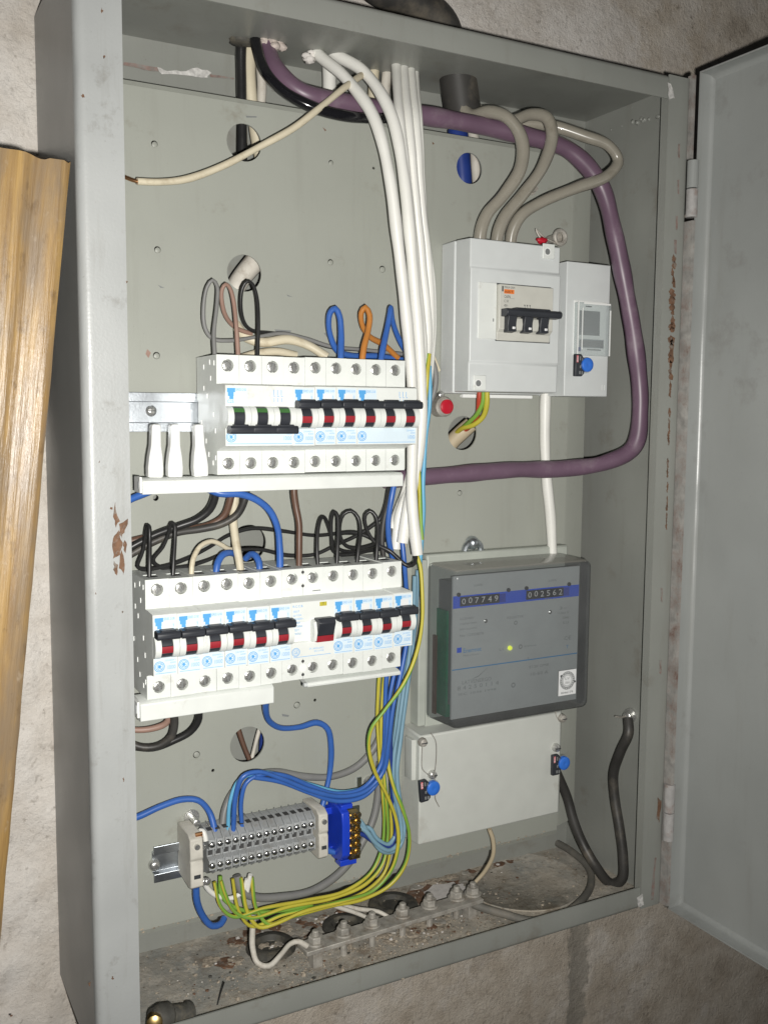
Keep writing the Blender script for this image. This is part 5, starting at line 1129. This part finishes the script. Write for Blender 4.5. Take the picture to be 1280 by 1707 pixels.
# ---------------- blue and green wires to the right of and below the lower row
BG = 'blue wires of the lower bundle'
cable('bundle_wire', 'blue wire descending beside the lower row and arching to the terminals', w_blue, 2.0, [(671, 900, 52), (675, 945, 50), (678, 1000, 56), (678, 1060, 58), (668, 1120, 56), (655, 1180, 54), (648, 1240, 54), (640, 1285, 56), (612, 1318, 56), (570, 1328, 56), (520, 1318, 56), (470, 1298, 56), (430, 1286, 56), (405, 1294, 56), (393, 1325, 58), (389, 1385, 60)], BG)
cable('bundle_wire', 'navy wire inside the bundle ending at the neutral bar', w_navy, 2.0, [(676, 1080, 62), (667, 1120, 62), (657, 1170, 62), (650, 1230, 62), (652, 1300, 60), (655, 1350, 60), (660, 1385, 58), (650, 1412, 56), (625, 1405, 56), (605, 1392, 56), (590, 1388, 58)], BG)
cable('bundle_wire', 'blue wire under the first one in the arch to the terminals', w_blue, 1.9, [(646, 1110, 62), (643, 1160, 62), (641, 1220, 60), (634, 1275, 60), (606, 1312, 60), (565, 1322, 60), (520, 1311, 60), (475, 1294, 60), (435, 1292, 60), (412, 1305, 60), (403, 1335, 61), (404, 1383, 62)], BG)
cable('bundle_wire', 'deep blue wire on the inside of the arch to the terminals', w_blue, 2.0, [(672, 1040, 62), (660, 1110, 60), (648, 1170, 58), (643, 1230, 58), (636, 1290, 58), (610, 1325, 58), (566, 1336, 58), (515, 1322, 58), (468, 1304, 58), (425, 1296, 59)], BG)
cable('bundle_wire', 'pale blue wire in the arch to the terminals', w_sky, 1.7, [(620, 1312, 62), (570, 1320, 62), (520, 1308, 62), (470, 1292, 62), (430, 1288, 62), (398, 1302, 62), (384, 1335, 62), (380, 1388, 62)], BG)
cable('bundle_wire', 'slate blue wire sweeping down to the neutral bar, outermost', w_slate, 2.0, [(692, 960, 62), (690, 1020, 64), (682, 1090, 64), (672, 1150, 64), (664, 1210, 62), (656, 1270, 60), (658, 1320, 58), (668, 1365, 56), (668, 1400, 54), (650, 1418, 52), (626, 1405, 52), (610, 1385, 54), (592, 1374, 58)], BG)
cable('bundle_wire', 'slate blue wire sweeping down to the neutral bar, innermost', w_slate, 1.9, [(686, 1020, 68), (678, 1090, 68), (668, 1150, 68), (658, 1220, 66), (652, 1280, 64), (656, 1340, 60), (662, 1385, 58), (648, 1408, 56), (628, 1398, 56), (615, 1380, 57), (594, 1382, 60)], BG)
cable('bundle_wire', 'slate blue wire behind the others on the way to the neutral bar', w_slate, 2.0, [(697, 950, 70), (694, 1010, 72), (686, 1090, 72), (676, 1160, 72), (668, 1230, 70), (662, 1290, 66), (668, 1340, 62), (674, 1385, 58), (664, 1415, 56), (640, 1420, 54), (618, 1395, 54), (600, 1368, 57), (590, 1362, 60)], BG)
EG = 'yellow-green earth wires'
cable('earth_wire', 'yellow-green wire bulging out to the left in front of the bundle', w_yellow, 1.65, [(690, 915, 46), (700, 940, 44), (704, 990, 40), (703, 1040, 38), (693, 1090, 38), (672, 1140, 38), (640, 1185, 40), (619, 1215, 42), (615, 1245, 44), (625, 1285, 46), (645, 1325, 46), (660, 1365, 46), (664, 1405, 46), (652, 1450, 48), (622, 1484, 50), (570, 1502, 50), (505, 1520, 50), (460, 1540, 50), (432, 1546, 52), (412, 1520, 56), (401, 1463, 60)], EG, **YG)
cable('earth_wire', 'yellow-green wire furthest left in the bundle', w_yellow, 1.55, [(634, 1105, 66), (631, 1150, 66), (629, 1200, 66), (632, 1260, 64), (637, 1320, 62), (640, 1370, 60), (636, 1415, 58), (618, 1455, 56), (575, 1486, 54), (510, 1501, 54), (440, 1514, 54), (390, 1528, 56), (368, 1510, 58), (358, 1470, 60)], EG, **YG)
cable('earth_wire', 'yellow-green wire second from the left in the bundle', w_yellow, 1.55, [(643, 1105, 70), (638, 1160, 70), (635, 1220, 68), (638, 1280, 66), (644, 1340, 62), (646, 1395, 60), (638, 1440, 56), (610, 1474, 54), (555, 1498, 54), (480, 1512, 54), (420, 1530, 54), (392, 1520, 56), (376, 1490, 58), (369, 1468, 60)], EG, **YG)
cable('earth_wire', 'yellow-green wire with the widest sweep to the right', w_yellow, 1.65, [(662, 1105, 66), (653, 1150, 66), (646, 1200, 64), (646, 1270, 60), (655, 1310, 54), (671, 1350, 50), (682, 1392, 48), (676, 1440, 48), (650, 1476, 50), (605, 1500, 52), (545, 1512, 52), (480, 1530, 52), (448, 1540, 52), (428, 1515, 56), (420, 1462, 60)], EG, **YG)
cable('earth_wire', 'yellow-green wire tucked behind the sweep over the floor', w_yellow, 1.5, [(652, 1300, 66), (652, 1350, 64), (652, 1400, 62), (640, 1455, 60), (600, 1490, 58), (540, 1508, 58), (470, 1526, 58), (420, 1545, 58), (398, 1518, 58), (388, 1465, 60)], EG, **YG)
cable('earth_wire', 'green earth wire sagging under the terminals', w_green, 1.7, [(368, 1460, 64), (370, 1490, 62), (385, 1508, 60), (420, 1520, 58), (470, 1518, 58), (520, 1508, 60)], EG)
# grey sheathed cable behind the terminals
cable('sheathed_cable', 'grey cable arching behind the blue wires to the terminal strip', w_grey, 3.1, [(640, 1215, 80), (622, 1250, 80), (595, 1278, 80), (555, 1294, 80), (510, 1294, 80), (460, 1286, 79), (420, 1294, 77), (392, 1316, 75), (376, 1348, 72), (371, 1385, 68)])
cable('sheathed_cable', 'grey cable sagging from the neutral bar under the terminal strip', w_grey, 3.4, [(634, 1270, 82), (632, 1310, 82), (624, 1360, 80), (606, 1400, 78), (570, 1450, 74), (525, 1482, 70), (470, 1495, 66), (425, 1496, 63), (402, 1484, 62), (395, 1460, 63)])
cable('link_wire', 'blue wire stepping down from the lower busbar to the terminal rail', w_blue, 2.5, [(446, 1158, 46), (444, 1182, 56), (450, 1202, 66), (468, 1213, 72), (500, 1212, 76), (528, 1205, 76), (545, 1215, 76), (551, 1245, 76), (549, 1290, 76), (541, 1330, 74), (533, 1375, 70), (545, 1415, 66), (580, 1422, 62)])
cable('link_wire', 'brown wire turning left under the lower busbar', w_pink, 2.4, [(286, 1188, 60), (278, 1206, 64), (255, 1215, 68), (225, 1217, 72), (205, 1212, 76)])
cable('link_wire', 'black wire turning left under the lower busbar, nearer the flange', w_dusty, 3.0, [(290, 1185, 52), (292, 1205, 56), (286, 1228, 60), (266, 1243, 64), (240, 1246, 68), (210, 1236, 72)])
cable('link_wire', 'black wire turning left under the lower busbar, further right', w_black, 2.8, [(333, 1180, 52), (331, 1202, 56), (318, 1220, 60), (292, 1234, 64), (255, 1247, 68), (210, 1243, 74)])
cable('link_wire', 'blue wire arching from the left flange to the terminal strip', w_blue, 2.6, [(205, 1368, 72), (230, 1362, 72), (268, 1345, 72), (305, 1333, 72), (332, 1335, 70), (350, 1354, 68), (358, 1380, 64), (360, 1395, 62)])
cable('link_wire', 'short blue wire hanging below the thick white bracket', w_blue, 2.7, [(328, 1480, 56), (329, 1500, 58), (338, 1525, 62), (354, 1543, 64), (368, 1540, 66), (374, 1530, 70)])
cable('link_wire', 'white wire looped under the left terminals', w_white, 2.0, [(340, 1466, 58), (348, 1482, 60), (365, 1494, 62), (388, 1496, 64), (405, 1485, 62), (412, 1465, 60)])
cable('link_wire', 'short white wire poking up beside the copper links', w_white, 2.0, [(344, 1402, 58), (341, 1388, 60), (335, 1384, 62), (338, 1392, 66)])
cable('link_wire', 'white wire between the yellow-green wires under the terminals', w_white, 1.8, [(418, 1458, 58), (415, 1475, 60), (412, 1490, 62)])
cable('link_wire', 'brown wire seen through the hole below the lower row', w_brown, 2.2, [(392, 1195, 118), (398, 1215, 116), (408, 1245, 114), (420, 1275, 112), (428, 1300, 114)])
cable('link_wire', 'pale wire seen through the hole below the lower row', w_dirtywhite, 1.8, [(440, 1195, 120), (432, 1220, 118), (424, 1250, 116), (418, 1275, 114), (414, 1300, 116)])
cable('link_wire', 'navy wire seen at the edge of the hole below the lower row', w_navy, 3.4, [(446, 1195, 124), (440, 1230, 122), (438, 1260, 122), (438, 1300, 122)])
# wires under the main switch box
cable('core_wire', 'red-brown core curving from the box into the round hole', w_red, 2.2, [(800, 650, 62), (799, 668, 64), (797, 688, 70), (790, 704, 78), (770, 722, 96), (755, 745, 110)])
cable('core_wire', 'green core curving from the box into the round hole', w_green, 2.0, [(806, 650, 60), (805, 670, 62), (796, 690, 68), (784, 702, 76), (766, 718, 94), (750, 742, 108)])
cable('core_wire', 'yellow core curving from the box into the round hole', w_yellow, 2.3, [(812, 650, 58), (812, 672, 60), (806, 694, 66), (790, 708, 74), (770, 714, 88), (752, 730, 106)])
cable('sheathed_cable', 'grubby sheath end inside the round hole below the box', w_beige, 7.0, [(786, 708, 92), (770, 722, 97), (752, 740, 104), (735, 770, 112)])
cable('sheathed_cable', 'white cable dropping from the relay down to the meter', w_white, 5.0, [(910, 655, 76), (909, 690, 76), (908, 740, 77), (910, 800, 77), (916, 860, 76), (920, 925, 76)])
# floor wires
cable('earth_wire', 'white wire looping across the floor to the earth bar', w_dirtywhite, 2.3, [(424, 1525, 66), (422, 1550, 62), (422, 1580, 52), (430, 1605, 44), (448, 1610, 42), (468, 1592, 46), (484, 1574, 52), (497, 1570, 52), (512, 1578, 50)])
cable('earth_wire', 'dirty white wire reaching the third earth bar bolt', w_dirtywhite, 1.9, [(545, 1505, 80), (565, 1513, 78), (590, 1521, 74), (612, 1530, 70)])
cable('earth_wire', 'dirty white wire bending to the fourth earth bar bolt', w_dirtywhite, 1.9, [(570, 1510, 86), (600, 1516, 82), (630, 1520, 78), (650, 1530, 72), (665, 1535, 70)])
cable('earth_wire', 'beige wire dropping from the meter to the earth bar right end', w_beige, 2.0, [(816, 1382, 62), (822, 1400, 62), (822, 1425, 64), (808, 1452, 72), (790, 1472, 78), (776, 1488, 80)])
mb = MB(); w = [PZ(772, 1500, -4), PZ(800, 1512, -8), PZ(840, 1524, -13), PZ(885, 1535, -15), PZ(930, 1528, -15.6), PZ(965, 1505, -15.6), PZ(984, 1476, -15.6), PZ(980, 1446, -15.6), PZ(950, 1418, -15.6), PZ(915, 1398, -15.6)]
tube_into(mb, w, 3.8, w_earth, 10); tag(mb.build('earth_cable', origin=tuple(w[0]), smooth=60), 'dusty grey cable lying in a curve on the right of the floor', 'cable')
bc = [P(926, 1285, 85), P(945, 1330, 82), P(955, 1366, 76), P(969, 1402, 68), P(992, 1443, 54), PX(1018, 1473, 484), PX(1036, 1466, 488), PX(1038, 1430, 489), PX(1032, 1380, 489), PX(1024, 1330, 489), PX(1022, 1290, 488), PX(1034, 1252, 488), PX(1047, 1222, 489), PX(1046, 1198, 493)]
mb = MB(); tube_into(mb, bc, 5.0, w_dusty, 12); tag(mb.build('power_cable', origin=tuple(bc[-1]), smooth=60), 'dusty black cable hanging in a loop by the right inner side', 'cable')
q = PX(1044, 1193, 494); mb = MB(); mb.lathe(q+Vector((6, 0, 0)), (-1, -0.3, 0), [(0, 7), (3, 7), (3.2, 5), (9, 4.6), (10, 3)], steel, 14); tube_into(mb, [q, q+Vector((-8, -2, 0)), q+Vector((-16, -2, 2))], 1.0, dullsteel, 6)
tag(mb.build('cable_lug', origin=tuple(q)), 'shiny bolt and lug holding the black cable to the right inner side', 'lug')
